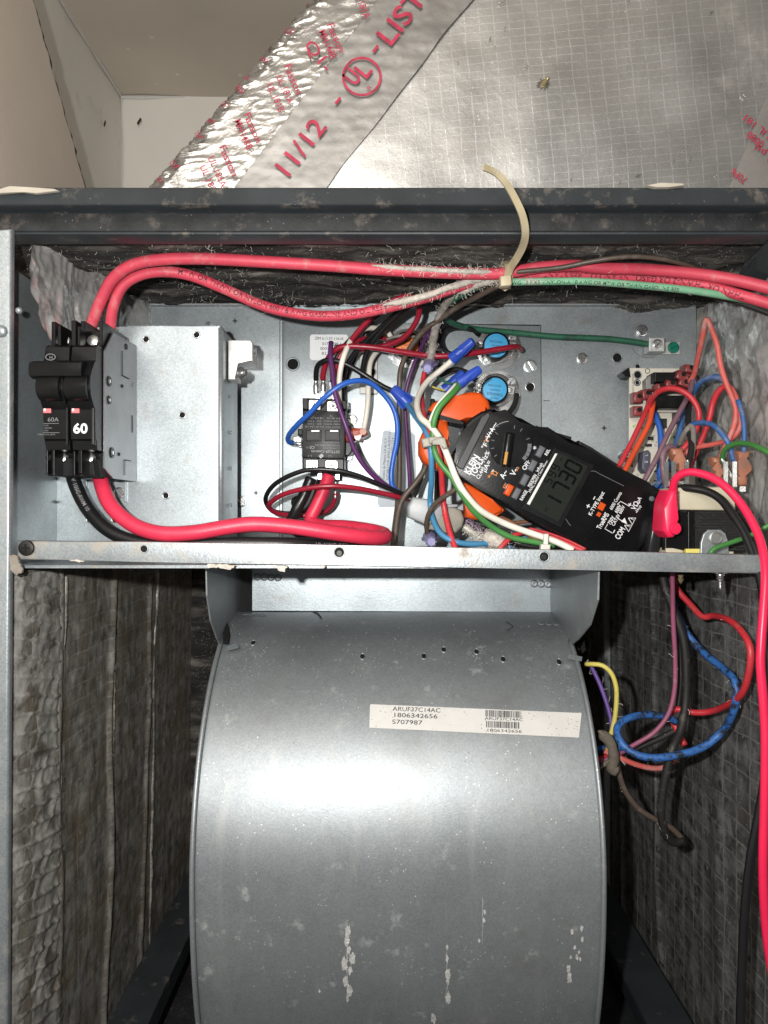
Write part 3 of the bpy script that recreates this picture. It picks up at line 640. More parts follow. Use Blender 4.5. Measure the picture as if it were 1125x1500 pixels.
for x, w, y0, y1, d in ((75, 6, 471, 507, .514), (84, 5, 476, 507, .508), (104, 7, 469, 507, .514), (113, 4, 478, 507, .508), (118, 6, 470, 507, .520), (145, 5, 470, 507, .514), (67, 3, 660, 694, .512), (75, 5, 658, 697, .506), (106, 4, 660, 697, .512), (114, 6, 657, 694, .506)):
    obj("terminal_fin", prism(rect(x, y0, x+w, y1), d, d+.05, .0006), BLACKP, cb)
obj("lower_housing", prism([(66, 668), (136, 672), (140, 700), (70, 697)], .520, .575, .0006), BLACKP, cb)
for (x, y) in ((97, 502), (139, 502), (92, 672), (124, 671), (132, 672)):
    o = obj("terminal_screw", lathe(P(x, y, .524), Vector((0, -1, .25)), [(0, .004), (.004, .004), (.0045, .0032), (.0045, 0)], 14), STEEL, cb, True)
for x in (63, 104.5): obj("trip_window", prism(rect(x, 598, x+11.5, 605), .4998, .5012, .0003), PINK, cb); 
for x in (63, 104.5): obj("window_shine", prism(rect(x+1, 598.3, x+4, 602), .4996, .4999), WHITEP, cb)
text("60", 107, 634.5, 14, .5003, WHITEP, cb, 0, 21, .03); text("60A", 69.5, 617.5, 6, .5003, GREYP, cb, 0, 16)
for y, w in ((620, 23), (633.5, 24)): obj("printed_line", prism(rect(63, y, 63+w, y+.6), .5003, .5008), GREYP, cb)
for y, s in ((624.5, "TYPE"), (628.2, "120/240V"), (631.8, "10kA"), (637.5, "WIRE CU-AL 60/75")): text(s, 64 if y < 637 else 55, y, 2.2, .5003, GREYP, cb)
ring = [P(a, b, .5012) for a, b in circ(74, 523, 7, 24, 4.5)]; ring.append(ring[0])
obj("embossed_oval", tube(ring, .0003, 6, caps=False), GREYP, cb); text("H", 72, 526, 5, .5012, GREYP, cb, 0)
obj("pole_seam", prism(rect(97, 590, 99, 652), .4995, .502), CHAR, cb); obj("seam_strip", prism(rect(133, 553, 138, 652), .4995, .505, .001), CHAR, cb)

# ------------------------------------------------------------------ contactor
ct = thing("contactor", "black two pole contactor with upside down print and four silver screws", "contactor")
cD = .622
obj("mounting_plate", prism([(441, 590), (512, 590), (517, 668), (505, 700), (443, 690)], .6745, .6762, .0003), GALV, ct)
obj("base_block", prism([(443, 585), (448, 583), (502, 585), (506, 590), (504, 690), (443, 688)], .635, .6745, .001), BLACKP, ct)
obj("body", prism([(443.5, 601), (506, 602), (504, 672), (442, 670)], cD, .636, .001), CHAR, ct, True)
obj("coil_housing", prism([(502, 622), (513, 623), (516, 629), (516, 661), (511, 668), (502, 668)], .640, .6745, .001), BLACKP, ct)
obj("corner_post", prism(rect(443, 583, 452, 600), .628, .640, .0008), BLACKP, ct); obj("corner_post", prism(rect(500, 586, 508, 600), .628, .640, .0008), BLACKP, ct)
for x in (448.5, 476):
    o = obj("armature_window", prism(rect(x, 630, x+22, 646), cD-.0012, cD+.001, .0005), BLACKP, ct)
    obj("window_pane", prism(rect(x+2.2, 632.4, x+20, 644), cD-.0016, cD-.0011, .0002), mat("smoked_insert", (.02,.02,.021), .4, spec=.2), o)
    obj("slot_gleam", prism(rect(x+8, 630.6, x+19, 631.8), cD-.0019, cD-.001), STEEL, o)
def clamp_screw(x, y, ang):
    o = obj("clamp_plate", prism(rrect(x-9, y-7.5, x+9, y+8, 2), .629, .633, .0005), STEEL, ct)
    s = obj("terminal_screw", lathe(P(x, y, .629), Vector((0, -1, 0)), [(0, px(6, .63)), (.0018, px(6, .63)), (.0026, px(4.8, .63)), (.0027, 0)], 16), STEEL, ct, True)
    for k in (0, 90): obj("cross_slot", prism(rot_rect(x, y, 7.5, 1.5, ang+k), .6260, .6264), HOLE, s)
for x, y, a in ((461, 593, 20), (488, 595, 35), (457, 681, 10), (485.5, 682, 40)): clamp_screw(x, y, a)
for s, x, y, h, ln in (("ZETTLER Controls", 498, 660.2, 3.6, 42), ("CONTACTOR", 498, 655.6, 2.6, 25), ("XMC0-302-EBBC0N", 498, 651.2, 3.0, 36), ("CE", 461, 653.5, 4, 7), ("UL", 453, 654.5, 2.5, 5),
                       ("240/277 VAC  FLA 30  LRA 150", 499, 624.8, 2.2, 52), ("480 VAC 30  125", 499, 620.5, 2.2, 48), ("600 VAC 30  100", 499, 616.2, 2.2, 48), ("RES 40A", 499, 612, 2.2, 46), ("T2", 488, 608, 3, 5), ("T1", 461, 608, 3, 4), ("L1", 457, 666.5, 3, 5), ("L2", 486, 667, 3, 5), ("24V 50/60Hz", 497, 647.3, 2, 24)):
    text(s, x, y, h, cD-.0003, GREYP if h < 3.5 else mat("pale_print", (.34,.34,.34), .6), ct, -1, ln, flip=True)
text("", 0, 0, 1, 1, GREYP, ct)
obj("printed_diamond", prism(rot_rect(470.5, 668, 6, 5, 40), cD-.0004, cD-.0002), mat("pale_print", (.34,.34,.34)), ct)
for pts in ([(506, 588), (511, 590), (512, 597), (508, 600)], [(504, 668), (516, 665), (516, 672), (506, 676)]): obj("mounting_ear", prism(pts, .664, .6745, .0004), STEEL, ct)
obj("coil_terminal", prism([(430, 640), (441, 642), (441, 655), (430, 652)], .645, .648, .0003), STEEL, ct); obj("coil_boss", prism(rect(436, 628, 444, 638), .640, .66, .001), BLACKP, ct)
obj("coil_terminal", prism([(514, 634), (520, 634), (520, 638), (514, 638)], .645, .648, .0003), STEEL, ct)
for x in (463, 470, 486, 493): obj("spade_blade", prism(rect(x, 575, x+5, 592), .640, .6412), STEEL, ct)
for x in (466, 492): obj("spade_blade", prism(rect(x, 684, x+5, 702), .640, .6412), STEEL, ct)

# ------------------------------------------------------------------ limit switches on the heater plate
SKY = mat("blue_label_disc", (.055,.34,.62), .5, 0, .05, 300)
ORL = mat("orange_label_disc", (.80,.20,.05), .5, 0, .05, 300)
def limit_switch(label, cx, cy, capm, lines, ang, holes):
    t = thing("limit_switch", label, "switch", "round limit switches on the heater plate")
    obj("flange", prism(circ(cx+3, cy+3, 34, 36, 31, 0, 360), PL-.0012, PL-.0002, .0004), STEEL, t, True)
    obj("flange_step", prism(circ(cx+2, cy+1, 25, 32), PL-.0035, PL-.001, .0008), STEEL, t, True)
    obj("ceramic_base", prism(circ(cx, cy, 20, 32), PL-.018, PL-.003, .0006), BLACKP, t, True)
    c = obj("cap", prism(circ(cx, cy, 17.5, 32), PL-.0195, PL-.018, .0004), capm, t, True)
    for i, s in enumerate(lines): text(s, cx, cy-7+i*6, 3.1 if i != 2 else 4.2, PL-.0197, BLACKPR, c, ang, None, .0, 'CENTER', flip=True)
    for k, a in enumerate(holes):
        x, y = cx+3+28*math.cos(math.radians(a)), cy+3-25*math.sin(math.radians(a))
        hex_screw(x, y, 5.2, PL-.0012, t, 40+k*30, MATS["zinc_screw"], "flange_screw", False)
    for sgn in (-1, 1):
        obj("spade_tab", prism(rot_rect(cx+sgn*23, cy-2+sgn*3, 11, 12, -10), PL-.013, PL-.012, .0002), STEEL, t)
        obj("terminal_rivet", lathe(P(cx+sgn*22, cy-2+sgn*3, PL-.013), Vector((0, -1, 0)), [(0, .0026), (.001, .0022), (.0013, 0)], 10), STEEL, t, True)
    return t
limit_switch("orange capped limit switch half hidden behind the dark red wires", 596, 505, ORL, ("CERAMIC", "L145", "36TXE"), -6, (205,))
limit_switch("upper of the two blue capped limit switches on the heater plate", 727, 506, SKY, ("USOCON", "4344YP1", "5SB00605", "DB20Y"), -8, (42, 235))
limit_switch("lower of the two blue capped limit switches, beside the orange jaw", 725, 570.5, SKY, ("USOCON", "4344YP1", "5SB00605", "DBOZ"), -8, (38, 170))

# ------------------------------------------------------------------ stickers on the plate
st1 = thing("part_number_sticker", "small white label with four lines of print near the plate's top left", "label")
obj("label_paper", prism(rrect(454, 490, 510, 527.5, 4), PL-.0005, PL-.0001), PAPER, st1)
for s, x, y, ln in (("ZIM 6-1137-1161A", 461, 497.5, 42), ("01756299-1", 472, 505.5, 27), ("00X01451", 469, 512.5, 26), ("8232 1", 471, 519.5, 19)): text(s, x, y, 4.2, PL-.0008, BLACKPR, st1, -1, ln)
st2 = thing("warning_sticker", "tall pale label with sideways print and barcode behind the blue wire", "label")
obj("label_paper", prism([(561, 632), (566, 630), (573, 633), (603, 633), (608, 638), (610, 722), (606, 742), (556, 743), (553, 737), (557, 660)], PL-.0005, PL-.0001), mat("pale_label_paper", (.40,.45,.50), .5, 0, .04), st2)
for s, x, y, ln in (("ovetra de Mexico S.A de C.V", 563.5, 702, 60), ("SUITABLE FOR 60335-2-40:2019 1.43", 569, 704, 74), ("E P E 1 2 3 4", 576, 664, 22), ("FORM 9.14", 592, 676, 20), ("UBL 48.AH17", 597.5, 680, 28)):
    text(s, x, y, 3.6, PL-.0008, BLACKPR if x < 580 else mat("faded_print", (.45,.5,.55)), st2, 87, ln)
y = 664
while y < 706:
    h = random.choice((1., 1.6, 2.4)); obj("barcode_bar", prism(rect(600, y, 606, y+h), PL-.0008, PL-.0006), mat("faded_print", (.45,.5,.55)), st2); y += h+random.choice((1.2, 2., 2.6))
# small steel clip behind the wires
kc = thing("plate_clip", "small grey steel strip with a hole, screwed behind the black wires", "clip")
pc = obj("strip", prism(rect(527, 516, 553, 577), PL-.003, PL-.0002, .0004), mat("dull_zinc", (.36,.36,.34), .5, .6), kc)
hole(545, 545, 5, PL-.003, pc); hole(536, 522, 2, PL-.003, pc, False)
# ground lug with its green screw
gl = thing("ground_lug", "aluminium ground lug with a bright green screw on the back panel", "lug")
obj("lug_plate", prism(rect(949, 501, 996, 519), PD-.0026, PD-.0003, .0004), ALU, gl)
obj("lug_block", prism(rect(951, 494, 974, 515), PD-.016, PD-.0026, .0008), ALU, gl)
hex_screw(963.5, 504, 6, PD-.016, gl, 45, STEEL, "clamp_screw", False)
hex_screw(987, 509, 6.8, PD-.0026, gl, 60, mat("green_screw", (.008,.20,.13), .35, .3), "green_screw", False)
hex_screw(199 if False else 305, 474.5, 3, PD, bp_, 0)
# ------------------------------------------------------------------ clamp meter
mt = thing("clamp_meter", "black and orange digital clamp meter reading 1730, hanging among the wires", "meter")
MD = .556                              # depth of the meter's face
MA = 61.
JAWB = mat("black_gloss_plastic", (.005,.005,.0055), .28, 0, .3, 60, .05, 500, spec=.22, specks=((.2,.2,.2), 500, .06, .57))
body = [(672, 668), (688, 640), (706, 606), (713, 599), (722, 598), (738, 606), (765, 612), (786, 625), (800, 632), (838, 643), (868, 660), (905, 684), (950, 706), (970, 718), (977, 728), (975, 740), (948, 792), (936, 812), (900, 818), (868, 806), (780, 762), (744, 738), (700, 716), (668, 700), (660, 690)]
obj("rear_case", prism([(x+1, y+2) for x, y in body], MD+.008, MD+.034, .003), BLACKR, mt, True)
obj("front_case", prism(body, MD, MD+.009, .0034, 4), JAWB, mt, True)
obj("grip_ridge", prism([(786, 623), (800, 629), (838, 640), (836, 646), (800, 636), (786, 630)], MD+.002, MD+.02, .001), BLACKR, mt)
obj("grip_ridge", prism([(848, 645), (868, 656), (905, 680), (902, 686), (866, 664), (848, 652)], MD+.002, MD+.02, .001), BLACKR, mt)
obj("sloped_band", prism([(672, 686), (668, 682), (706, 610), (715, 604), (719, 608), (679, 688)], MD-.0012, MD+.002, .0008), mat("grey_band", (.03,.031,.034), .42, 0, .2, 200, .05, 700), mt)
# jaws
obj("upper_jaw", prism([(627, 600), (634, 590), (650, 582), (668, 579), (688, 573), (704, 574), (716, 586), (719, 596), (716, 602), (706, 603), (683, 620), (668, 612), (650, 610), (634, 612)], MD+.003, MD+.026, .004, 3), ORANGE, mt, True)
obj("jaw_tip", prism([(650, 606), (634, 612), (622, 626), (614, 645), (614, 664), (620, 676), (632, 684), (648, 690), (660, 690), (668, 680), (660, 664), (652, 655), (648, 645), (650, 630), (660, 618)], MD+.008, MD+.028, .004, 3), ORANGE, mt, True)
obj("jaw_gap", prism([(628, 601), (650, 609), (668, 614), (680, 617), (681, 624), (660, 619), (640, 612), (626, 606)], MD+.0025, MD+.024, .001), BLACKP, mt)
obj("jaw_shoulder", prism([(706, 602), (716, 600), (722, 606), (684, 682), (664, 690), (660, 686), (663, 662), (673, 650), (679, 636), (680, 622), (690, 612)], MD+.0005, MD+.026, .003, 3), BLACKP, mt, True)
obj("trigger", prism([(676, 710), (680, 706), (690, 710), (722, 732), (737, 744), (736, 750), (716, 758), (698, 762), (683, 758), (682, 744), (682, 728)], MD+.004, MD+.022, .003, 3), ORANGE, mt, True)
obj("trigger_step", prism([(716, 757), (737, 744), (739, 748), (722, 761)], MD+.006, MD+.022, .001), ORANGE, mt)
# dial
dl = obj("selector_dial", prism(circ(748, 652, 32, 48), MD-.004, MD+.001, .0012, 3), JAWB, mt, True)
obj("dial_knob", prism(rot_rect(745, 658, 12, 50, -8), MD-.010, MD-.003, .002, 3), JAWB, dl, True)
obj("dial_pointer", prism(rot_rect(741, 671, 4.6, 19, -9), MD-.0106, MD-.0098, .0003), mat("gold_pointer", (.42,.20,.03), .5), dl)
for a in (20, 55, 78, 140, 165, 190, 215):
    obj("dial_tick", prism(rot_rect(748+27*math.cos(math.radians(a)), 652-27*math.sin(math.radians(a)), 5, 1.1, a), MD-.0043, MD-.0039), GREYPL, dl)
for a in (-2, -15, -28, -42): obj("rim_pad", prism(rot_rect(748+28*math.cos(math.radians(a)), 652-28*math.sin(math.radians(a)), 6, 6.4, a), MD-.0046, MD-.0038, .0003), GREYPL, dl)
ring = [P(a, b, MD-.0002) for a, b in circ(748, 652, 35, 40, None, 95, 185)]; obj("dial_arc", tube(ring, .0002, 5), mat("pale_print", (.34,.34,.34)), mt)
# buttons
for x, y, m_ in ((746, 718, ORANGE), (757, 723, GREYPL), (769, 703, GREYPL), (780.5, 682, GREYPL), (792, 661.5, GREYPL)):
    obj("push_button", prism(rot_rect(x, y, 17, 9.5, MA+1), MD-.0035, MD+.001, .0012, 3), m_, mt, True)
# display
LCD = mat("lcd_glass", (.016,.018,.0152), .25, 0, .05, 40, spec=.15)
obj("lcd_bezel", prism([(813, 655), (871, 681), (822, 774), (764, 746)], MD-.0006, MD+.001, .0006), BLACKP, mt)
lc = obj("lcd_screen", prism([(817, 662), (862, 683), (818, 765), (772, 741)], MD-.0012, MD, .0003), LCD, mt)
obj("lcd_edge", prism([(813.5, 664), (817, 664.5), (776, 740), (772, 738)], MD-.0018, MD-.0008, .0004), mat("clear_edge", (.62,.64,.60), .2, 0, .1, 200), mt)
SEG = mat("lcd_segment", (.003,.0035,.003), .8, spec=.05)
def seven(ch, x, y, w, h, t, lean=0.):
    segs = {'0': 'abcdef', '1': 'bc', '3': 'abgcd', '5': 'afgcd', '7': 'abc', '9': 'abgfcd'}[ch]
    loc = {'a': (0, h/2, w, t), 'd': (0, -h/2, w, t), 'g': (0, 0, w, t), 'b': (w/2, h/4, t, h/2), 'c': (w/2, -h/4, t, h/2), 'e': (-w/2, -h/4, t, h/2), 'f': (-w/2, h/4, t, h/2)}
    a = math.radians(MA)
    for s in segs:
        lx, ly, ww, hh = loc[s]; cx, cy = x+lx*math.cos(a)-ly*math.sin(a), y-(lx*math.sin(a)+ly*math.cos(a))
        obj("digit_segment", prism(rot_rect(cx, cy, ww-.8 if hh == t else ww, hh-.8 if ww == t else hh, MA), MD-.0014, MD-.00118), SEG, lc)
du, dv = math.cos(math.radians(MA)), -math.sin(math.radians(MA))
for i, c in enumerate("1730"): seven(c, 813+du*18.5*i+(-3 if c == '1' else 0), 732+dv*18.5*i+(4 if c == '1' else 0), 11.5, 23, 3.6)
for i, c in enumerate("599"): seven(c, 803+du*11*i, 704+dv*11*i, 6, 12, 1.6)
text("AC", 800, 750, 4, MD-.0014, SEG, lc, MA); text("Hz", 822, 676, 3.4, MD-.0014, SEG, lc, MA)
for s, x, y, h, ln, b, m_ in (("KLEIN", 686.5, 695.5, 8.4, 30, .03, WHITEP), ("TOOLS.", 694.5, 699.5, 8.4, 32, .03, WHITEP), ("CL445", 701.5, 702.5, 5.6, 19, .012, WHITEP), ("µA=", 711, 692.5, 7, 17, .01, WHITEP), ("Hz%", 709.5, 678, 6.5, 17, .01, WHITEP),
        ("°F", 710, 659, 6.5, 9, .01, WHITEP), ("°C", 714, 650, 6.5, 8, .01, ORANGEP), ("V+A", 717, 643, 7, 17, .012, WHITEP), ("~", 725.5, 627, 7, 7, .01, WHITEP), ("OFF", 769.5, 689.5, 6.4, 15, .018, WHITEP), ("V~", 753.5, 698, 8, 14, .015, WHITEP), ("=", 758, 692, 5, 7, .01, ORANGEP), ("A~", 738, 702, 8, 13, .015, WHITEP), ("Ω", 726.5, 698, 6.5, 6, .01, ORANGEP), ("»", 722, 693, 5, 5, .01, WHITEP), ("*+", 719, 702, 6, 11, .01, ORANGEP),
        ("SEL", 744, 718, 4.4, 9, .016, WHITEP), ("KEY", 739.5, 716, 4, 8, .01, ORANGEP), ("InRush", 788.5, 692, 4.6, 14, .012, WHITEP), ("MAX/MIN", 776.5, 714, 4.8, 20, .016, WHITEP), ("RANGE", 765, 734, 4.8, 16, .016, WHITEP), ("HVAC Digital Clamp Meter", 777, 722, 4.4, 53, .004, WHITEP), ("REL", 801, 668, 4.4, 10, .02, WHITEP), ("*", 787, 661, 8, 5, .01, WHITEP),
        ("K-TYPE Input", 866, 756, 5.6, 39, .014, WHITEP), ("+", 863, 746, 7, 6, .02, WHITEP), ("-", 871, 733, 7, 5, .02, WHITEP), ("TrueRMS", 879.5, 776, 7, 26, .022, WHITEP), ("6000 Counts", 896.5, 747.5, 4.8, 29, .01, WHITEP), ("600V", 904, 752, 5, 13, .02, WHITEP), ("750V", 894, 769, 5, 13, .02, WHITEP), ("CAT IV 600V", 899.5, 771, 5.2, 33, .016, WHITEP), ("VΩ", 930, 748, 7, 13, .02, WHITEP), ("µA", 936, 737, 5.5, 8, .018, WHITEP), ("+", 924, 744, 7, 6, .02, WHITEP), ("-", 900, 782, 7, 5, .02, WHITEP), ("COM", 907, 791, 8, 18, .024, WHITEP), ("-H-", 933, 752, 4, 8, .02, WHITEP), ("10", 937, 747, 3.6, 5, .02, WHITEP)):
    text(s, x, y, h, MD-.00035, m_, mt, MA-1, ln, b)
for cx, cy in ((920.5, 772.5), (926, 762)):
    tri = [(cx+r*math.cos(math.radians(MA+90+k*120)), cy-r*math.sin(math.radians(MA+90+k*120))) for k in range(3) for r in (6.2,)]; tri.append(tri[0])
    obj("warning_triangle", tube([P(a, b, MD-.0003) for a, b in tri], .0004, 5), WHITEP, mt); text("!", cx+2, cy+.5, 5, MD-.00035, WHITEP, mt, MA, None, .02)
def pline(pts, m_=WHITEP): obj("printed_line", tube([P(a, b, MD-.0003) for a, b in pts], .00035, 4), m_, mt)
pline([(890, 768), (886, 774.5), (897, 781)]); pline([(904, 739), (909, 734.5), (921, 741)]); pline([(903, 758), (914, 765)])
obj("arrow_head", prism([(919, 768), (910, 764), (915, 758.5)], MD-.0004, MD-.0002), WHITEP, mt)
pline([(712, 645), (725, 622), (731, 625.5), (718, 648.5), (712, 645)])
obj("logo_mark", prism(rot_rect(881.5, 742, 11, 9, MA), MD-.0006, MD, .0003), ORANGE, mt); obj("logo_mark", prism(rot_rect(877.5, 753.5, 6.5, 6, MA), MD-.0006, MD, .0003), ORANGE, mt)
ln = [(853, 692), (870, 690), (878, 694), (914, 712)]; obj("panel_groove", tube(catmull([P(a, b, MD-.0001) for a, b in ln]), .0003, 5), GREYPL, mt)
ln = [(853, 692), (830, 750), (830, 762), (836, 770)]; obj("panel_groove", tube(catmull([P(a, b, MD-.0001) for a, b in ln]), .0003, 5), GREYPL, mt)
obj("case_screw", prism(circ(955, 730.5, 4, 14), MD-.0006, MD+.001, .0005), GREYPL, mt, True)

# ------------------------------------------------------------------ control board
PCB = mat("cream_circuit_board", (.62,.585,.50), .45, 0, .05, 60, specks=((.25,.2,.15), 300, .12, .54))
MAROON = mat("maroon_insulator", (.20,.035,.035), .35, 0, .2, 90)
cbd = thing("control_board", "cream control board with black relays beside the foil wall", "circuit board")
KD = .658
obj("board_plate", prism([(922, 539), (1012, 540), (1018, 716), (921, 716)], KD, KD+.0016, .0002), PCB, cbd)
def relay(x0, y0, x1, y1, h): 
    o = obj("relay", prism(rect(x0, y0, x1, y1), KD-h, KD-.0002, .0008), BLACKP, cbd); return o
relay(959, 545, 1013, 560, .020); relay(958, 579, 1010, 598, .020); obj("relay_side", prism([(946, 556), (958, 545), (958, 570), (947, 572)], KD-.010, KD-.0002, .0005), mat("grey_relay", (.22,.22,.21), .5), cbd)
obj("relay_foot", prism(rect(958, 599, 1010, 604), KD-.006, KD-.0002, .0004), mat("relay_white", (.55,.53,.48), .5), cbd)
for (x, y, w, h, a) in ((935, 582, 13, 16, 0), (948, 577, 14, 15, 8), (935, 602, 13, 15, 0), (1000, 550, 17, 13, -20), (1012, 540, 16, 12, -10), (1004, 561, 18, 11, -20), (984, 562, 16, 10, -10), (968, 566, 10, 9, 0), (1010, 555, 9, 16, 0)):
    o = obj("insulated_tab", prism(rot_rect(x, y, w, h, a), KD-.024 if x > 960 else KD-.012, KD-.010 if x > 960 else KD-.0002, .0018, 3), MAROON, cbd, True)
    obj("tab_mouth", prism(circ(x+2, y-2, 3.4, 12), KD-.0245 if x > 960 else KD-.0125, KD-.0238 if x > 960 else KD-.0118), HOLE, o)
hole(934, 549, 5, KD, cbd); hole(933.5, 560.5, 3, KD, cbd)
for (x, y) in ((933.5, 560.5), (948.5, 543.5)):
    ring = [P(a, b, KD-.0002) for a, b in circ(x, y, 4.6 if y > 550 else 3.4, 20)]; ring.append(ring[0]); obj("silkscreen_ring", tube(ring, .0003, 5, caps=False), BLACKPR, cbd)
obj("fuse", prism([(942, 662), (950, 659), (953, 664), (951, 688), (945, 693), (940, 686)], KD-.012, KD-.0002, .0012), mat("fuse_slate", (.085,.085,.12), .5), cbd, True)
text("E", 949, 678, 4.5, KD-.0123, WHITEP, cbd, 90); text("L", 949, 668, 4, KD-.0123, WHITEP, cbd, 90)
obj("capacitor", lathe(P(912, 668, KD), Vector((0, -1, .1)), [(0, .0045), (.012, .0045), (.0126, .004), (.0126, 0)], 16), STEEL, cbd, True)
obj("board_clip", prism([(911, 546), (922, 538), (924, 552), (916, 551)], KD-.004, KD+.012, .0006), BLACKP, cbd)
rs = random.Random(4); BR = mat("resistor_tan", (.40,.31,.2), .5); DK = mat("chip_black", (.02,.02,.02), .4)
for (gx, gy) in [(a, b) for a in range(926, 1006, 7) for b in range(606, 714, 7)]:
    if 938 < gx < 956 and 655 < gy < 695 or rs.random() < .42: continue
    x, y = gx+rs.uniform(-1.5, 1.5), gy+rs.uniform(-1.5, 1.5); k = rs.random()
    if k < .5: obj("chip_resistor", prism(rot_rect(x, y, rs.uniform(3, 5), 2.2, rs.choice((0, 90))), KD-.0010, KD-.0001), rs.choice((DK, DK, BR, WHITEP)), cbd)
    elif k < .72: obj("solder_joint", lathe(P(x, y, KD), Vector((0, -1, 0)), [(0, .0009), (.0006, .0006), (.0008, 0)], 8), STEEL, cbd)
    else: text(rs.choice(("R12", "C4", "D3", "Q7", "R2", "K1")), x, y, 2.4, KD-.0002, BLACKPR, cbd, rs.choice((0, 90)))
for (x, y, w, h) in ((954, 642, 7, 5), (972, 620, 10, 14), (990, 612, 8, 18), (951, 652, 8, 4), (1000, 630, 9, 8)): obj("chip", prism(rect(x-w/2, y-h/2, x+w/2, y+h/2), KD-.003, KD-.0001, .0003), DK, cbd)
text("DEMAND FLOW", 926, 547, 2.6, KD-.0002, BLACKPR, cbd, -90, 28); text("EM", 927, 582, 4, KD-.0002, BLACKPR, cbd, -90); text("HC", 927, 602, 4, KD-.0002, BLACKPR, cbd, -90)
obj("led", prism(circ(928.5, 624, 1.6, 10), KD-.001, KD-.0001), mat("green_led", (.2,.55,.05), .3), cbd); obj("led", prism(circ(984, 641, 1.6, 10), KD-.001, KD-.0001), mat("green_led", (.2,.55,.05), .3), cbd)

# ------------------------------------------------------------------ transformer at the right end of the tray
tf = thing("transformer", "black laminated transformer with a cream coil top, right end of the tray", "transformer")
TD = .545
CREAM = mat("cream_nylon", (.50,.455,.34), .5, 0, .06, 60, dirt=[((.45,.36,.12), 30, .56, .75)])
lam = obj("core", prism([(972, 748), (1103, 748), (1105, 808), (972, 808)], TD, TD+.045, .001), mat("laminated_core", (.016,.015,.014), .5, .3, .4, 60, .6, 300, stretch=(1, 1, 18)), tf)
for k in range(14): obj("lamination", prism(rect(1018, 750+k*4.1, 1104, 752.6+k*4.1), TD-.0009, TD+.001), MATS["laminated_core"], lam)
obj("core_leg", prism(rect(974, 750, 1008, 806), TD-.004, TD+.002, .0008), BLACKP, tf); obj("core_band", prism(rect(1008, 749, 1018, 806), TD-.002, TD+.002, .0005), BLACKP, tf)
obj("coil_top", prism([(992, 714), (1077, 713), (1078, 748), (994, 747)], TD-.003, TD+.04, .0015, 3), CREAM, tf, True)
obj("coil_bobbin", prism([(976, 803), (986, 803), (1000, 806), (1002, 812), (976, 812)], TD-.006, TD+.03, .0004), CREAM, tf)
obj("yellow_tape", prism(rect(1005, 804, 1028, 815), TD-.0065, TD+.03, .0004), mat("yellow_tape", (.68,.60,.16), .5), tf)
tabp = obj("mounting_tab", prism([(1026, 818), (1027, 795), (1031, 782), (1038, 776), (1056, 776), (1063, 782), (1067, 795), (1068, 818)], TD-.009, TD-.007, .0005), GALV2, tf)
obj("tab_rivet", lathe(P(1048, 788, TD-.0088), Vector((0, -1, 0)), [(0, px(10, .53)), (.0012, px(10, .53)), (.0018, px(8, .53)), (.0013, px(7, .53)), (.0013, 0)], 20), mat("zinc_dull", (.30,.30,.29), .45, .7), tabp, True)
obj("tab_edge", prism(rect(1069, 808, 1075, 818), TD-.010, TD+.02, .0005), CREAM, tf)
for x in (973, 984, 1003, 1060, 1073): obj("spade_blade", prism(rect(x, 676, x+6.5, 713), TD+.004, TD+.005), STEEL, tf)
# self-tapping screw poking down through the tray
sw = thing("sheet_metal_screw", "shiny self tapping screw poking down below the rail's right end", "screw")
p0 = P(1055, 836, .515); pf = [(0, .0055), (.0016, .0055), (.0016, .0028)]
for k in range(5): pf += [(.003+k*.0022, .0030-.0002*k), (.0041+k*.0022, .0021-.0003*k)]
obj("shank", lathe(p0, Vector((0, 0, -1)), pf+[(.0165, 0)], 14), STEEL, sw, True)
s2 = thing("sheet_metal_screw", "small screw tip below the rail beside the purple wire", "screw")
obj("shank", lathe(P(997, 842, .53), Vector((0, 0, -1)), [(0, .0022), (.002, .0014), (.003, .0022), (.005, .0013), (.007, 0)], 10), MATS["brass_screw"], s2, True)
# ------------------------------------------------------------------ wires
def wm(name, c, rough=.42, dirt=None, **k): return mat(name, c, rough, 0, .12, 50, .12, 400, dirt=dirt, **k)
DUST = (.42,.38,.33)
REDB = wm("red_feed_insulation", (.60,.030,.070), .42, [((.45,.07,.10), 50, .62, .8)])
REDD = wm("dusty_red_insulation", (.54,.055,.088), .5, [((.48,.24,.22), 60, .56, .78), ((.30,.05,.065), 140, .60, .75)])
REDDH = wm("lint_coated_red_insulation", (.58,.12,.13), .8, [(DUST, 45, .34, .52)], specks=((.7,.66,.6), 400, .2, .45))
REDW = wm("dark_red_insulation", (.27,.012,.028), .3)
REDM = wm("red_insulation", (.48,.03,.04), .4, [((.30,.12,.10), 90, .56, .75)])
REDP = wm("faded_red_insulation", (.52,.10,.085), .5, [((.42,.30,.27), 90, .52, .72)])
ORW = wm("orange_red_insulation", (.62,.075,.025), .42, [((.25,.08,.05), 110, .58, .75)])
BLKW = wm("black_insulation", (.009,.009,.010), .34)
BLKD = wm("dusty_black_insulation", (.014,.013,.012), .6, [((.10,.09,.08), 90, .56, .75)])
WHTW = wm("white_insulation", (.66,.63,.55), .45, [((.42,.38,.30), 70, .62, .78)])
BLUW = wm("blue_insulation", (.022,.10,.42), .34)
BLUS = wm("steel_blue_insulation", (.05,.20,.36), .42, [((.16,.22,.26), 80, .58, .75)])
BLUD = wm("dirty_blue_insulation", (.03,.12,.36), .5, [((.012,.014,.02), 150, .47, .60)])
BLUM = wm("dusty_blue_insulation", (.035,.11,.30), .5, [((.22,.22,.22), 110, .52, .7)])
GRNW = wm("green_insulation", (.05,.19,.045), .42, [((.10,.16,.08), 90, .58, .75)])
GRNP = wm("pale_green_insulation", (.16,.36,.22), .5, [((.36,.36,.30), 70, .52, .72)])
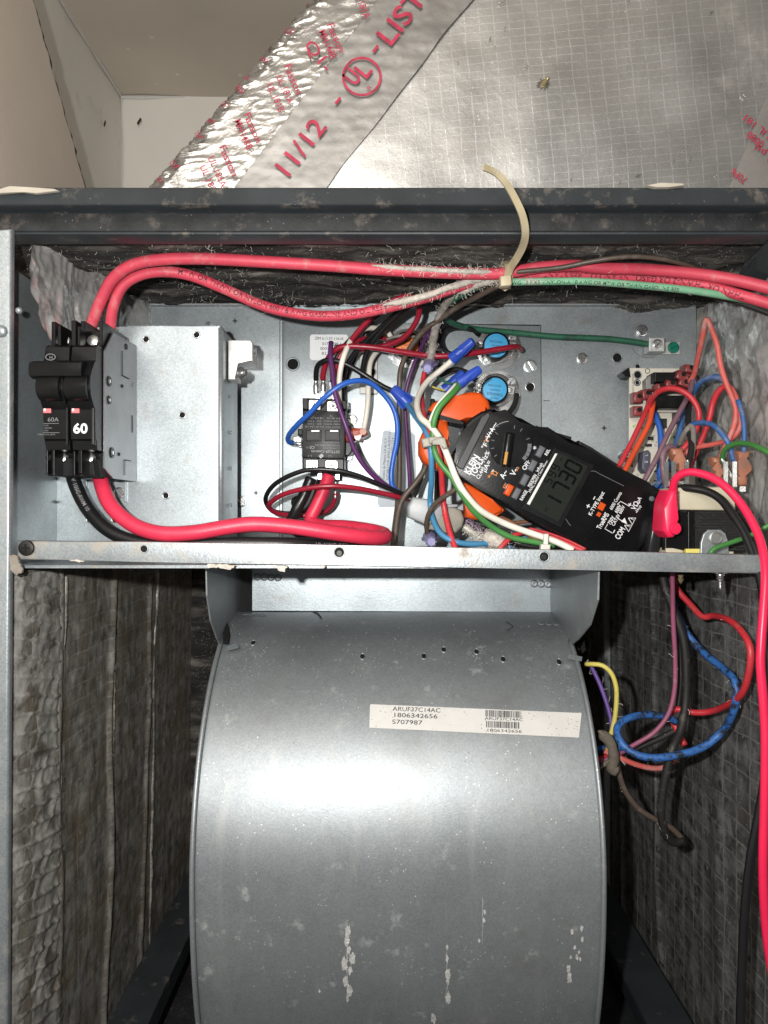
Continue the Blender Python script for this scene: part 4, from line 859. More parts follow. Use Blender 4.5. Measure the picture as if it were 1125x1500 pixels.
GRNG = wm("ground_green_insulation", (.03,.13,.075), .45, [((.02,.045,.03), 60, .5, .7)])
PURW = wm("purple_insulation", (.085,.022,.10), .36)
PURG = wm("dusty_purple_insulation", (.16,.085,.11), .55, [((.26,.22,.22), 100, .55, .75)])
PURP = wm("pink_purple_insulation", (.24,.065,.12), .5, [((.26,.17,.19), 100, .58, .75)])
VIOL = wm("violet_insulation", (.10,.05,.22), .5, [((.05,.04,.06), 150, .55, .66)])
BRNW = wm("brown_insulation", (.075,.055,.042), .45, [((.15,.135,.12), 90, .54, .75)])
BRNO = wm("tan_brown_insulation", (.20,.085,.045), .4)
GRYW = wm("grey_dusty_insulation", (.17,.155,.14), .75, [((.34,.31,.28), 90, .46, .66)])
YELW = wm("yellow_insulation", (.52,.44,.10), .45, [((.22,.18,.06), 130, .58, .7)])
WIRES = []
def wire(name, label, m, w, pts, group=None, cat="wire", rf=None, n=10, jitter=0.):
    p3 = [P(*q) for q in pts]; Dm = sum(q[2] for q in pts)/len(pts); r = px(w, Dm)/2
    path = catmull(p3)
    if jitter: path = [q+Vector((noise.noise(q*60), noise.noise(q*60+Vector((5, 5, 5))), noise.noise(q*60+Vector((9, 1, 4)))))*jitter for q in path]
    o = obj(name, tube(path, r, n, rf=rf), m, None, 'all'); tag(o, label, cat, group); o["_r"] = 0; del o["_r"]
    WIRES.append((o, path, r)); return o, path, r
def lint_end(t, p): return lumpy(t, p)*max(.12, min(1, t*7, (1-t)*7))**.6
def lumpy(t, p): return 1+.16*noise.noise(p*220)+.10*noise.noise(p*500)
# --- heavy feeders
wA, pA, rA = wire("red_feed_wire", "upper thick red wire arching from the breaker along the roof liner", REDD, 17.5, [(131, 492, .556), (134, 476, .552), (148, 440, .545), (166, 408, .538), (195, 388, .532), (240, 380, .530), (300, 379, .530), (380, 383, .530), (480, 389, .533), (560, 395, .536), (640, 399, .538), (700, 401, .54), (740, 400, .54), (790, 392, .54), (842, 389, .54), (880, 393, .54), (950, 395, .54), (1027, 402, .535), (1081, 411, .528), (1135, 424, .52)])
wB, pB, rB = wire("red_feed_wire", "second thick red wire dipping below the first, with black print", REDD, 16, [(161, 500, .560), (162, 476, .556), (166, 450, .550), (179, 420, .545), (205, 403, .543), (240, 398, .543), (280, 404, .548), (330, 424, .556), (380, 446, .565), (420, 457, .570), (470, 463, .572), (520, 460, .570), (570, 450, .566), (620, 437, .560), (660, 424, .556), (700, 411, .552), (740, 404, .548), (800, 402, .549), (880, 404, .549), (960, 408, .547), (1030, 417, .540), (1080, 431, .533), (1135, 447, .525)])
INKB = mat("wire_ink", (.06,.012,.02), .7, 0, .3, 200)
wire_text("MTW OR THWN OR NYLON 600V 6 AWG GASOLINE AND OIL RESISTANT II VW-1", pB, rB, .085, .0036, INKB, wB, up=1, phase=.3)
wire_text("THHN OR THWN-2 OR GASOLINE AND OIL RESISTANT", pB, rB, .02, .0040, INKB, wB, up=1, reverse=True, phase=.1)
LN = [(500, 388), (560, 394), (640, 398), (690, 400)]
def coat(label, pts, w, m=REDDH):
    o, p, r = wire("dust_sleeve", label, m, w, pts, "lint clinging to the red wires", "lint", rf=lumpy, jitter=.0009); return o
o, p, r = wire("dust_coat", "pale lint crusted along the upper red wire left of the tie", LINTM, 7, [(545, 389, .5315), (575, 392, .5330), (620, 395, .534), (680, 398, .535), (725, 399, .537)], None, "lint", rf=lint_end, jitter=.0008)
o, p, r = wire("dust_coat", "pale lint crusted along the lower red wire left of the tie", LINTM, 10, [(560, 448, .560), (585, 443, .5580), (620, 434, .554), (660, 421, .5505), (700, 408, .546), (735, 403, .543)], None, "lint", rf=lint_end, jitter=.0010)
wC, pC, rC = wire("green_wire", "pale green wire with black print right of the cable tie", GRNP, 11, [(735, 414, .546), (750, 413, .541), (814, 412, .537), (867, 412.5, .536), (938, 418, .536), (1009, 425, .535), (1060, 433, .537), (1100, 441, .543), (1135, 452, .545)])
wire_text("AWG 12 FIXE VINYLON-A 10 AWG OR MTW OR THWN GASOLINE RES", pC, rC, .006, .0026, BLACKPR, wC, up=1, phase=-.25)
wire("brown_wire", "thin brown wire arching over the red feeders right of the cable tie", BRNW, 7, [(735, 402, .545), (760, 398, .537), (820, 392, .533), (860, 384, .527), (905, 377, .522), (938, 376, .522), (974, 380, .525), (1010, 389, .535), (1040, 402, .55)])
wire("brown_wire", "thin dark cable leaving under the green wire at the right edge", BLKD, 9, [(900, 398, .556), (960, 410, .558), (1009, 425, .56), (1063, 438, .56), (1095, 447, .555), (1135, 462, .548)])
wire("green_ground_wire", "dark green ground wire running to the lug on the back panel", GRNG, 9, [(700, 420, .56), (668, 436, .58), (650, 452, .605), (656, 469, .63), (690, 481, .655), (750, 487, .667), (814, 493, .668), (885, 496, .668), (930, 501, .668), (957, 506, .668)])
wire("black_feed_wire", "thick black wire curving down from the breaker to the rail", BLKW, 19, [(105, 680, .545), (107, 700, .542), (120, 732, .54), (139, 759, .535), (164, 780, .53), (200, 793, .527), (254, 797, .525), (330, 796, .525), (430, 797, .530), (500, 799, .545), (545, 800, .56), (530, 797, .59), (470, 792, .60), (428, 772, .615), (433, 750, .624), (446, 724, .626), (456, 700, .627)])
wD, pD, rD = wire("red_feed_wire", "thick bright red wire looping from the breaker bottom toward the contactor", REDB, 21.5, [(146, 684, .545), (148, 705, .54), (159, 735, .532), (178, 757, .526), (206, 774, .522), (241, 782, .52), (286, 780, .52), (334, 772, .522), (375, 768, .525), (430, 772, .528), (490, 781, .532), (535, 787, .54), (558, 788, .552), (564, 784, .565), (550, 778, .58), (510, 772, .60), (470, 770, .615), (455, 762, .622), (464, 741, .624), (474, 719, .625), (482, 697, .628)])
wire_text("10 AWG  600V  105C", pD, rD, .272, .0040, wm("faint_wire_ink", (.38,.02,.05), .5), wD, up=1, phase=.2)
bw = WIRES[-2]
wire_text("600V 105C AWM 10", bw[1], bw[2], .006, .0028, GREYP, bw[0], up=1); wire_text("10 AWG (UL)", bw[1], bw[2], .0225+.185, .003, GREYP, bw[0], up=1)
# --- cable tie
ctie = thing("cable_tie", "yellowed nylon cable tie with a long tail curling above the frame bar", "cable tie")
NYL = mat("yellowed_nylon", (.40,.34,.22), .45, 0, .12, 60, .1, 300, dirt=[((.38,.34,.28), 80, .55, .75)])
tp = catmull([P(*q) for q in ((742, 410, .538), (747, 394, .530), (757, 378, .515), (766, 360, .500), (769.5, 342, .489), (766, 318, .481), (756, 294, .475), (741, 268, .468), (726, 253, .464), (708, 245, .458))])
obj("tail", ribbon(tp, lambda t: px(12-3.2*t, .5), .0013), NYL, ctie)
hd = obj("head", prism([(733, 404), (749, 402), (750, 416), (747, 418), (734, 419)], .530, .537, .0008), NYL, ctie, True)
bp2 = [P(741+5*math.cos(a), 404+19*math.sin(a), .547-.0105*math.cos(a+.3)) for a in [k*math.pi/12 for k in range(25)]]
obj("band", ribbon(bp2, .0048, .0012, Vector((0, .2, 0))+Vector((0, 0, 1))*.001), NYL, ctie)
# --- bundle dropping from the tie
wire("grey_wire", "dusty grey wire dropping from the tie to the lilac wire nut", GRYW, 12, [(734, 409, .55), (700, 417, .563), (682, 423, .57), (660, 438, .585), (646, 458, .60), (637, 486, .612), (632, 518, .62), (629, 533, .622)], rf=lumpy)
wire("dust_coat", "clump of pale lint wrapped round the bundle beside the tie", LINTM, 17, [(668, 428, .562), (690, 418, .555), (715, 408, .548), (738, 403, .543)], None, "lint", rf=lint_end, jitter=.0016)
brn, pb_, rb_ = wire("brown_wire", "long brown wire falling from the bundle straight down past the tall label", BRNW, 8, [(730, 418, .556), (700, 434, .57), (670, 450, .59), (640, 471, .605), (623, 482, .612), (603, 506, .62), (589, 534, .628), (585, 564, .632), (585, 640, .635), (585, 700, .632), (582, 741, .625), (578, 774, .615), (576, 806, .605)])
wire("brown_wire", "brown wire running beside the grey one behind the bundle", PURG, 7, [(735, 416, .558), (705, 430, .572), (676, 446, .588), (650, 462, .602), (628, 480, .614), (612, 497, .626), (600, 512, .636)])
# --- contactor harness
S1 = dict(group="harness wires around the contactor")
def spade(o, x, y, ang, ln, m, D, w=8.5, name="crimp_terminal"):       # crimp barrel and blade at a wire's end
    a = math.radians(ang); d = P(x+ln*math.cos(a), y-ln*math.sin(a), D)-P(x, y, D); L_ = d.length
    r = px(w/2, D); t = obj(name, lathe(P(x, y, D), d, [(0, r*.62), (L_*.08, r*.72), (L_*.38, r*.70), (L_*.5, r*.82), (L_*.56, r*1.0), (L_*.92, r*.95), (L_, r*.8), (L_, 0)], 10), m, o, True); return t
REDIN = mat("clear_red_nylon", (.50,.085,.045), .25, 0, .15, 80, trans=.35)
PEACH = mat("dusty_peach_nylon", (.46,.19,.12), .4, 0, .2, 90, trans=.25, dirt=[((.30,.20,.15), 110, .55, .75)])
wR1, *_ = wire("red_wire", "dark red wire looping high above the contactor and back", REDW, 8.5, [(499, 556, .636), (497, 540, .632), (503, 518, .626), (518, 494, .618), (538, 471, .61), (556, 453, .602), (577, 440, .598), (598, 434, .598), (611, 441, .602), (614, 457, .608), (607, 476, .616), (592, 494, .624), (572, 504, .630), (545, 510, .634), (520, 513, .64)], **S1)
wR2, *_ = wire("red_wire", "dark red wire crossing in front of the limit switches", REDW, 8.5, [(473, 556, .636), (474, 545, .632), (480, 526, .626), (492, 512, .62), (509, 507, .618), (547, 509, .618), (585, 515, .62), (629, 521, .622), (664, 521, .622), (703, 516, .626), (740, 510, .634), (757, 508, .642), (763, 512, .652)], **S1)
spade(wR2, 474, 550, -92, 24, STEEL, .636)
wB1, *_ = wire("black_wire", "glossy black wire rising from the contactor into the dusty bundle", BLKW, 8.5, [(532, 560, .640), (532, 538, .634), (538, 515, .628), (553, 492, .62), (573, 470, .61), (594, 452, .60), (620, 438, .59)], **S1)
wB2, *_ = wire("black_wire", "black wire arching from the contactor to the blue wire nut", BLKW, 8, [(463, 556, .636), (463, 546, .632), (466, 535, .628), (478, 528, .622), (494, 529, .62), (512, 536, .62), (535, 550, .62), (557, 564, .622), (577, 574, .624)], **S1)
spade(wB2, 463, 549, -90, 28, STEEL, .636)
wire("black_wire", "black wire running behind the white one above the contactor", BLKW, 8, [(502, 590, .648), (502, 560, .644), (511, 530, .638), (532, 504, .63), (562, 476, .618), (588, 453, .606), (612, 438, .594)], **S1)
wire("black_wire", "black wire hugging the plate beside the steel strip", BLKW, 7, [(546, 470, .655), (530, 502, .660), (518, 528, .664), (508, 552, .664), (503, 578, .660)], **S1)
wire("white_wire", "white wire arching over the contactor from the first limit switch", WHTW, 8, [(573, 494, .652), (566, 485, .648), (552, 481, .640), (537, 481, .632), (522, 488, .624), (510, 506, .618), (501, 531, .616), (497, 556, .618), (497, 580, .624), (498, 594, .632)], **S1)
wW2, *_ = wire("white_wire", "short white wire dropping to the red spade at the contactor's side", WHTW, 8, [(556, 512, .655), (548, 520, .650), (542, 533, .646), (540, 556, .642), (539, 587, .640), (536, 612, .640), (532, 632, .642)], **S1)
t_ = obj("insulated_spade", prism([(503, 630), (518, 626), (530, 627), (537, 628), (539, 636), (533, 640), (523, 641), (520, 646), (508, 648), (503, 642)], .634, .648, .003, 3), REDIN, wW2, True)
obj("spade_mouth", prism(circ(532, 632, 5, 14), .6335, .6342), PEACH, wW2)
wire("purple_wire", "dark purple wire sweeping across the contactor's right side", PURW, 7.5, [(485, 501, .618), (484, 521, .614), (487, 546, .610), (490, 572, .606), (497, 597, .604), (507, 625, .604), (520, 660, .608), (537, 686, .612), (558, 706, .617), (580, 720, .622), (600, 730, .626)], **S1)
wBl, *_ = wire("blue_wire", "bright blue wire arching from the contactor coil to the connector plug", BLUW, 8, [(430, 649, .646), (423, 647, .642), (423, 638, .636), (436, 622, .624), (454, 605, .614), (476, 582, .607), (497, 566, .606), (514, 559, .608), (532, 558, .612), (547, 564, .616), (565, 581, .62), (577, 600, .622), (582, 622, .623), (581, 648, .623), (576, 673, .623), (573, 698, .623), (577, 716, .624), (598, 730, .626)], **S1)
spade(wBl, 424, 648, -8, 18, STEEL, .645, 7)
wire("black_wire", "thin black wire ringing below the contactor", BLKW, 7, [(600, 727, .624), (578, 719, .618), (552, 708, .612), (522, 696, .607), (492, 689, .604), (454, 688, .604), (426, 696, .608), (403, 709, .616), (391, 724, .626), (390, 737, .636), (400, 748, .648), (425, 752, .656), (450, 746, .66), (463, 722, .652), (468, 700, .643)], **S1)
wRl, *_ = wire("red_wire", "thin red wire ringing below the contactor under the black one", REDW, 7.5, [(602, 732, .626), (580, 727, .620), (558, 722, .616), (522, 715, .61), (484, 712, .606), (446, 716, .608), (416, 724, .616), (399, 734, .626), (394, 742, .634), (404, 751, .642), (428, 755, .648), (459, 754, .650), (479, 748, .648), (489, 736, .645), (492, 722, .642)], **S1)
spade(wRl, 491, 730, 88, 24, STEEL, .642, 7)
# --- wire nuts
NUT = mat("blue_wire_nut", (.020,.060,.36), .36, 0, .12, 100, .1, 400, dirt=[((.16,.17,.26), 120, .62, .78)])
LIL = mat("lilac_wire_nut", (.20,.19,.36), .4, 0, .12, 100, .1, 400, dirt=[((.32,.29,.30), 120, .52, .75)])
def nut(label, tip, base, wd, m=NUT):
    a, b = P(*tip), P(*base); d = b-a; L_ = d.length; r = px(wd/2, tip[2])
    t = thing("wire_nut", label, "wire nut", "twist on wire nuts in the harness")
    bm = lathe(a, d, [(0, 0), (0, r*.55), (L_*.05, r*.68), (L_*.55, r*.86), (L_*.62, r*.9), (L_*.9, r*1.05), (L_, r*1.08), (L_, r*.8), (L_*.85, 0)], 20)
    obj("shell", bm, m, t, True); ax = d.normalized(); u = ax.orthogonal().normalized(); v = ax.cross(u)
    for k in range(8):
        c, s = math.cos(k*math.pi/4), math.sin(k*math.pi/4); q = u*c+v*s
        obj("grip_rib", tube([a+ax*L_*.04+q*r*.66, a+ax*L_*.55+q*r*.88], r*.10, 6), m, t)
    for sgn in (-1, 1):
        q = (u*math.cos(.6)+v*math.sin(.6))*sgn; w_ = ax.cross(q)*r*.14
        obj("wing", prism_w([a+ax*L_*.45+q*r*.8-w_, a+ax*L_*.68+q*r*1.28-w_, a+ax*L_*.95+q*r*1.3-w_, a+ax*L_*.98+q*r*.9-w_], w_*2), m, t)
    return t
nut("blue wire nut over the white wire, uppermost of the blue nuts", (693, 499, .600), (663, 526, .612), 18)
nut("blue wire nut at the top of the green wire", (704, 540, .563), (672, 562, .565), 17)
nut("blue wire nut half hidden under the one holding the green wire", (680, 546, .628), (652, 572, .632), 18)
nut("blue wire nut joining the black wire to the steel blue wire", (575, 568, .612), (598, 592, .616), 19)
nut("lilac wire nut seen end on below the dusty grey wire", (626, 540, .600), (630, 534, .626), 20, LIL)
nut("lilac wire nut lying on the rail below the brown wire", (632, 794, .560), (630, 786, .590), 21, LIL)
# --- harness beside the meter
S2 = dict(group="harness wires beside the clamp meter")
wire("white_wire", "cream white wire bending from its nut down beside the meter to the rail", WHTW, 9.5, [(668, 522, .612), (658, 532, .612), (645, 543, .612), (629, 556, .61), (616, 574, .596), (611, 593, .578), (616, 611, .562), (629, 623, .553), (641, 637, .550), (650, 654, .548), (658, 674, .546), (668, 700, .544), (682, 724, .546), (706, 749, .551), (742, 768, .556), (778, 781, .556), (813, 793, .552), (840, 806, .548)], **S2)
wire("green_wire", "green wire crossing the orange trigger down to the rail", GRNW, 9, [(676, 560, .567), (666, 573, .557), (655, 584, .552), (643, 598, .550), (636, 616, .550), (634, 638, .552), (637, 662, .550), (646, 680, .549), (661, 698, .548), (674, 720, .546), (695, 750, .55), (721, 772, .555), (749, 787, .556), (783, 794, .556), (812, 799, .556)], **S2)
wire("white_wire", "thin white wire beside the orange jaw", WHTW, 4.5, [(668, 562, .565), (660, 571, .558), (652, 580, .554), (641, 593, .552), (633, 608, .552), (629, 620, .556), (626, 632, .566)], **S2)
wire("blue_wire", "steel blue wire hanging through the clip down to the rail", BLUS, 8.5, [(594, 589, .618), (608, 609, .585), (621, 627, .562), (629, 648, .553), (632, 672, .553), (632, 706, .562), (630, 736, .575), (634, 760, .568), (645, 781, .56), (665, 793, .556), (690, 797, .558), (722, 796, .566), (745, 801, .574), (760, 812, .58)], **S2)
wire("red_wire", "red wire hanging through the clip to the rail", REDM, 8.5, [(622, 545, .635), (619, 563, .63), (618, 585, .60), (620, 606, .578), (629, 629, .558), (640, 654, .553), (646, 684, .556), (648, 716, .564), (651, 746, .567), (658, 777, .560), (668, 806, .552)], **S2)
wire("brown_wire", "brown wire slanting from the trigger behind the connector plug", BRNW, 7.5, [(678, 708, .548), (664, 719, .550), (646, 731, .556), (632, 745, .562), (625, 765, .57), (627, 788, .58), (630, 800, .585)], **S2)
wire("brown_wire", "brown wire curving left from the clip toward the plug", BRNW, 9, [(632, 655, .612), (626, 676, .614), (619, 693, .616), (606, 711, .618), (592, 728, .618), (584, 748, .616), (580, 775, .612), (578, 806, .608)], **S2)
wire("brown_wire", "dark wire hanging straight behind the red one", BLKD, 7, [(640, 680, .62), (640, 700, .615), (639, 735, .61)], **S2)
wire("brown_wire", "tan brown wire emerging under the trigger to the rail clip", BRNO, 7.5, [(716, 754, .582), (735, 759, .578), (753, 768, .572), (770, 781, .566), (793, 795, .56), (802, 803, .558)], **S2)
wire("brown_wire", "tan brown wire passing behind the meter near the trigger", BRNO, 5.5, [(738, 768, .60), (760, 765, .60), (790, 763, .60)], **S2)
wire("red_wire", "red wire rising from the rail and running under the meter", REDM, 8, [(730, 806, .556), (742, 793, .558), (756, 783, .56), (775, 779, .563), (800, 784, .563), (830, 796, .556), (855, 808, .55)], **S2)
wire("red_wire", "thin striped red wire running under the meter beside the white one", REDM, 4.5, [(775, 774, .568), (800, 780, .566), (830, 791, .56), (858, 805, .553)], **S2)
wire("white_wire", "short white wire leaving the plug toward the lint clump", WHTW, 6, [(676, 770, .585), (690, 778, .583), (706, 789, .58)], **S2)
wire("purple_wire", "dark plum wires leaving the plug toward the lint clump", PURW, 9, [(676, 760, .59), (692, 768, .588), (708, 783, .585), (724, 791, .582)], **S2)
wire("black_wire", "black wire curving along the rail under the green wire", BLKD, 7, [(735, 782, .572), (760, 796, .57), (790, 801, .57)], **S2)
wire("blue_wire", "short blue wire end showing under the green wire", BLUS, 6, [(752, 781, .574), (770, 787, .574), (796, 793, .574)], **S2)
wire("dust_coat", "brown lint clump on the wires at the rail below the trigger", LINTM, 24, [(706, 786, .568), (722, 789, .566), (742, 797, .564)], None, "lint", rf=lint_end, jitter=.002)
cl = thing("harness_clip", "grubby clear plastic clip gathering the harness left of the meter", "clip")
CLR = mat("grubby_clear_plastic", (.33,.31,.26), .4, 0, .15, 100, .15, 300, trans=.2)
obj("clip_band", prism([(632, 645), (645, 640), (652, 641), (656, 656), (650, 658), (646, 649), (634, 652)], .541, .553, .001), CLR, cl); obj("clip_tab", prism([(617, 643), (630, 640), (633, 653), (620, 656)], .545, .553, .001), CLR, cl); obj("clip_bridge", prism([(627, 640), (648, 639), (650, 648), (629, 650)], .543, .551, .001), CLR, cl)
zt = thing("cable_tie", "small white cable tie standing on the rail among the wires", "cable tie")
obj("band", prism([(797, 782), (804, 782), (803, 808), (796, 808)], .545, .5475, .0006), mat("white_nylon", (.60,.58,.53), .45), zt); obj("head", prism([(793, 797), (807, 798), (806, 808), (792, 808)], .541, .546, .001), mat("white_nylon", (.60,.58,.53)), zt)
pg = thing("connector_plug", "large translucent white harness plug between the contactor and the meter", "connector")
PLW = mat("white_nylon_plug", (.30,.315,.325), .4, 0, .08, 60, .1, 200, trans=.15)
PLD = mat("dusty_nylon_plug", (.24,.225,.19), .7, 0, .2, 60, .6, 200)
obj("plug_shell", prism([(597, 742), (605, 728), (640, 733), (655, 740), (652, 778), (638, 775), (598, 758)], .575, .604, .002, 3), PLW, pg, True)
obj("socket_shell", prism([(652, 741), (662, 740), (676, 748), (681, 760), (678, 772), (668, 782), (648, 780), (628, 776), (630, 766), (650, 762)], .572, .602, .003, 3), PLD, pg, True)
obj("latch", prism([(655, 738), (672, 739), (669, 743), (656, 744)], .570, .585, .0008), PLW, pg)
for y in (727, 737): obj("pin_sleeve", prism([(598, y), (612, y+3), (611, y+9), (597, y+6)], .590, .602, .0008), BLACKP if y == 727 else PLW, pg)
wire("black_wire", "black wire loop in an oval beside the upper blue limit switch", BLKW, 6.5, [(688, 520, .640), (668, 520, .640), (651, 513, .642), (645, 498, .645), (652, 484, .648), (668, 479, .650), (690, 482, .652), (700, 490, .655)])
wire("black_wire", "thick black wire curving round the lower blue limit switch", BLKD, 8, [(757, 578, .655), (754, 592, .65), (744, 606, .64), (730, 614, .625)])
wire("yellow_wire", "thin yellow wire end behind the half hidden wire nut", YELW, 3, [(632, 566, .64), (640, 569, .64), (652, 572, .637)])
wire("black_wire", "dark wire behind the lilac nut crossing to the wire nuts", BLKD, 8, [(640, 552, .648), (654, 545, .65), (668, 541, .652), (684, 546, .655), (696, 556, .66)])
wire("black_wire", "dark green wire arching between the two blue wire nuts", GRNG, 3.5, [(642, 552, .624), (652, 560, .62), (662, 562, .615), (672, 560, .61)])
for lab_, m_, w_, pts in (
    ("dark strand hanging from the bundle behind the grey wire", BLKD, 6, [(690, 428, .575), (660, 450, .60), (645, 478, .622), (640, 510, .638), (644, 545, .645)]),
    ("dark plum strand slanting from the bundle past the orange switch", PURW, 6, [(700, 432, .58), (664, 455, .60), (634, 478, .618), (620, 503, .632), (606, 535, .642), (594, 580, .648), (596, 640, .648), (600, 700, .64), (600, 728, .632)]),
    ("dark strand passing behind the jaw toward the plug", BLKD, 7, [(634, 585, .645), (630, 620, .642), (626, 655, .636), (620, 690, .630), (611, 715, .622), (605, 730, .615)]),
    ("thin grey strand crossing the orange limit switch", GRYW, 4.5, [(566, 497, .645), (585, 492, .642), (605, 493, .640), (628, 501, .642), (640, 512, .646)]),
    ("brown strand slanting behind the steel blue wire", BRNW, 6, [(655, 640, .640), (650, 680, .634), (646, 712, .626), (640, 745, .618)]),
    ("black strand curling under the trigger", BLKD, 6, [(690, 764, .588), (712, 770, .586), (735, 776, .58), (760, 790, .574), (790, 803, .57)]),
    ("black strand rising left of the white arch above the contactor", BLKW, 6.5, [(486, 560, .640), (489, 535, .636), (500, 512, .632), (520, 490, .626), (545, 468, .618), (575, 448, .606)]),
    ("dark red strand beside the purple wire over the contactor", REDW, 6.5, [(492, 572, .636), (491, 548, .630), (496, 526, .626), (508, 508, .626), (526, 498, .63), (550, 494, .64), (572, 498, .648)])):
    wire("harness_strand", lab_, m_, w_, pts, **S2)
# --- control board wiring
S3 = dict(group="wires at the control board")
RD = .600
wire("red_wire", "faded red wire peaking in a tall loop against the foil wall", REDP, 8, [(1010, 560, .625), (1017, 548, .618), (1022, 526, .606), (1029, 494, .592), (1033, 471, .584), (1036, 468, .583), (1040, 476, .583), (1050, 504, .58), (1056, 537, .578), (1064, 562, .576), (1073, 584, .574), (1078, 602, .573), (1075, 624, .573), (1067, 644, .575), (1055, 672, .575)], **S3)
wire("red_wire", "dark red wire in a narrow loop right of the board", REDM, 9, [(1070, 569, .585), (1062, 566, .588), (1052, 574, .592), (1044, 591, .597), (1039, 613, .60), (1030, 639, .605), (1017, 668, .61), (1008, 690, .61)], **S3)
wire("red_wire", "faded red wire doubling down beside the foil and back to the board", REDP, 7.5, [(1063, 568, .59), (1072, 570, .582), (1081, 592, .574), (1085, 615, .572), (1080, 634, .574), (1066, 645, .58), (1044, 651, .59), (1019, 656, .60), (1004, 664, .605), (996, 678, .605)], **S3)
wire("red_wire", "red wire hooping over the lower relay", REDM, 8.5, [(950, 600, .632), (953, 588, .626), (963, 575, .616), (978, 569, .608), (995, 571, .602), (1011, 581, .598), (1021, 596, .596), (1024, 611, .596), (1019, 631, .60), (1009, 648, .605), (994, 664, .61)], **S3)
wire("red_wire", "dark red wire running from the board down behind the meter", REDM, 8, [(953, 583, .636), (947, 600, .63), (940, 616, .625), (924, 650, .62), (904, 688, .615), (892, 712, .61)], **S3)
wire("orange_wire", "orange red wire beside the dark red one, going behind the meter", ORW, 8.5, [(957, 588, .634), (954, 606, .628), (949, 624, .624), (932, 657, .619), (915, 690, .612), (902, 715, .608)], **S3)
wire("blue_wire", "blue wire falling down the middle of the control board", BLUW, 8.5, [(957, 602, .645), (962, 614, .641), (967, 630, .638), (968, 657, .634), (966, 690, .63), (967, 716, .626)], **S3)
wire("blue_wire", "blue wire slanting down between the relays and the foil", BLUM, 8.5, [(1003, 598, .636), (997, 624, .632), (990, 652, .628), (976, 690, .622), (958, 716, .616)], **S3)
wire("blue_wire", "dark blue wire arching over beside the foil wall", BLUM, 9, [(1006, 590, .634), (1015, 575, .624), (1026, 560, .612), (1041, 553, .60), (1056, 554, .592), (1066, 562, .588)], **S3)
wire("blue_wire", "dusty blue wire arching to the white spade terminals", BLUM, 8, [(989, 660, .625), (998, 641, .615), (1011, 624, .603), (1028, 619, .592), (1046, 624, .58), (1061, 640, .572), (1069, 655, .57), (1075, 676, .568)], **S3)
wire("blue_wire", "pale blue wire hanging to the rightmost peach terminal", BLUM, 7, [(1081, 586, .568), (1087, 605, .564), (1090, 628, .562), (1090, 648, .562), (1089, 664, .562)], **S3)
wire("purple_wire", "dusty purple wire slanting across the control board behind the meter", PURG, 8, [(1016, 548, .625), (1013, 566, .618), (1007, 582, .612), (998, 599, .607), (978, 636, .602), (963, 669, .60), (941, 709, .598), (930, 728, .60)], **S3)
wk, *_ = wire("black_wire", "black wire dropping to a spade beside the board", BLKD, 9, [(1011, 586, .63), (1008, 610, .615), (1010, 634, .603), (1013, 652, .594), (1010, 672, .588), (1006, 682, .585)], **S3)
wire("black_wire", "dark grey wire hooking beside the black one at the board", GRYW, 8, [(995, 652, .615), (1002, 636, .606), (1012, 624, .60), (1016, 634, .596), (1015, 656, .594), (1012, 672, .59)], **S3)
wp, *_ = wire("purple_wire", "dusty mauve wire in a short hook left of the red plug", PURG, 8.5, [(992, 664, .585), (986, 655, .58), (978, 655, .577), (972, 664, .575), (971, 684, .574), (974, 706, .572), (978, 722, .572)], **S3)
wg, *_ = wire("green_wire", "green wire hooking from a spade out of the right edge", GRNW, 8, [(1058, 678, .568), (1059, 665, .563), (1065, 656, .557), (1078, 650, .548), (1094, 650, .538), (1110, 655, .528), (1135, 668, .515)], **S3)
spade(wg, 1057, 672, -62, 40, STEEL, .565, 8); spade(wk, 1007, 674, -95, 38, STEEL, .585, 8)
def peach(label, x0, y0, x1, y1, w, D):
    t = thing("insulated_terminal", label, "terminal", "peach insulated spade terminals on the transformer")
    xm, dx, dy = (x0+x1)/2, x1-x0, y1-y0
    pts = [(x0-w*.5, y0), (x0+w*.5, y0), (x0+w*.42, y0+dy*.22), (x0+dx*.45+w*.26, y0+dy*.42), (x0+dx*.55+w*.28, y0+dy*.58), (x1+w*.46, y0+dy*.72), (x1+w*.42, y1), (x1-w*.42, y1), (x1-w*.46, y0+dy*.72), (x0+dx*.55-w*.28, y0+dy*.58), (x0+dx*.45-w*.26, y0+dy*.42), (x0-w*.42, y0+dy*.22)]
    obj("sleeve", prism(pts, D, D+.009, .003, 3), PEACH, t, True); obj("blade", prism(rect(x1-w*.22, y1-6, x1+w*.22, y1+8), D+.004, D+.005), STEEL, t); return t
peach("peach insulated terminal above the red test plug", 993, 656, 998, 704, 19, .574); peach("narrow peach terminal left of the white spades", 1051, 669, 1055, 708, 14, .572); peach("rightmost peach insulated terminal, below the pale blue wire", 1091, 660, 1088, 712, 20, .560)
wire("green_wire", "green wire slanting from the transformer tab to the right edge", GRNW, 7.5, [(1040, 812, .520), (1046, 804, .520), (1070, 795, .52), (1100, 784, .52), (1135, 764, .515)])
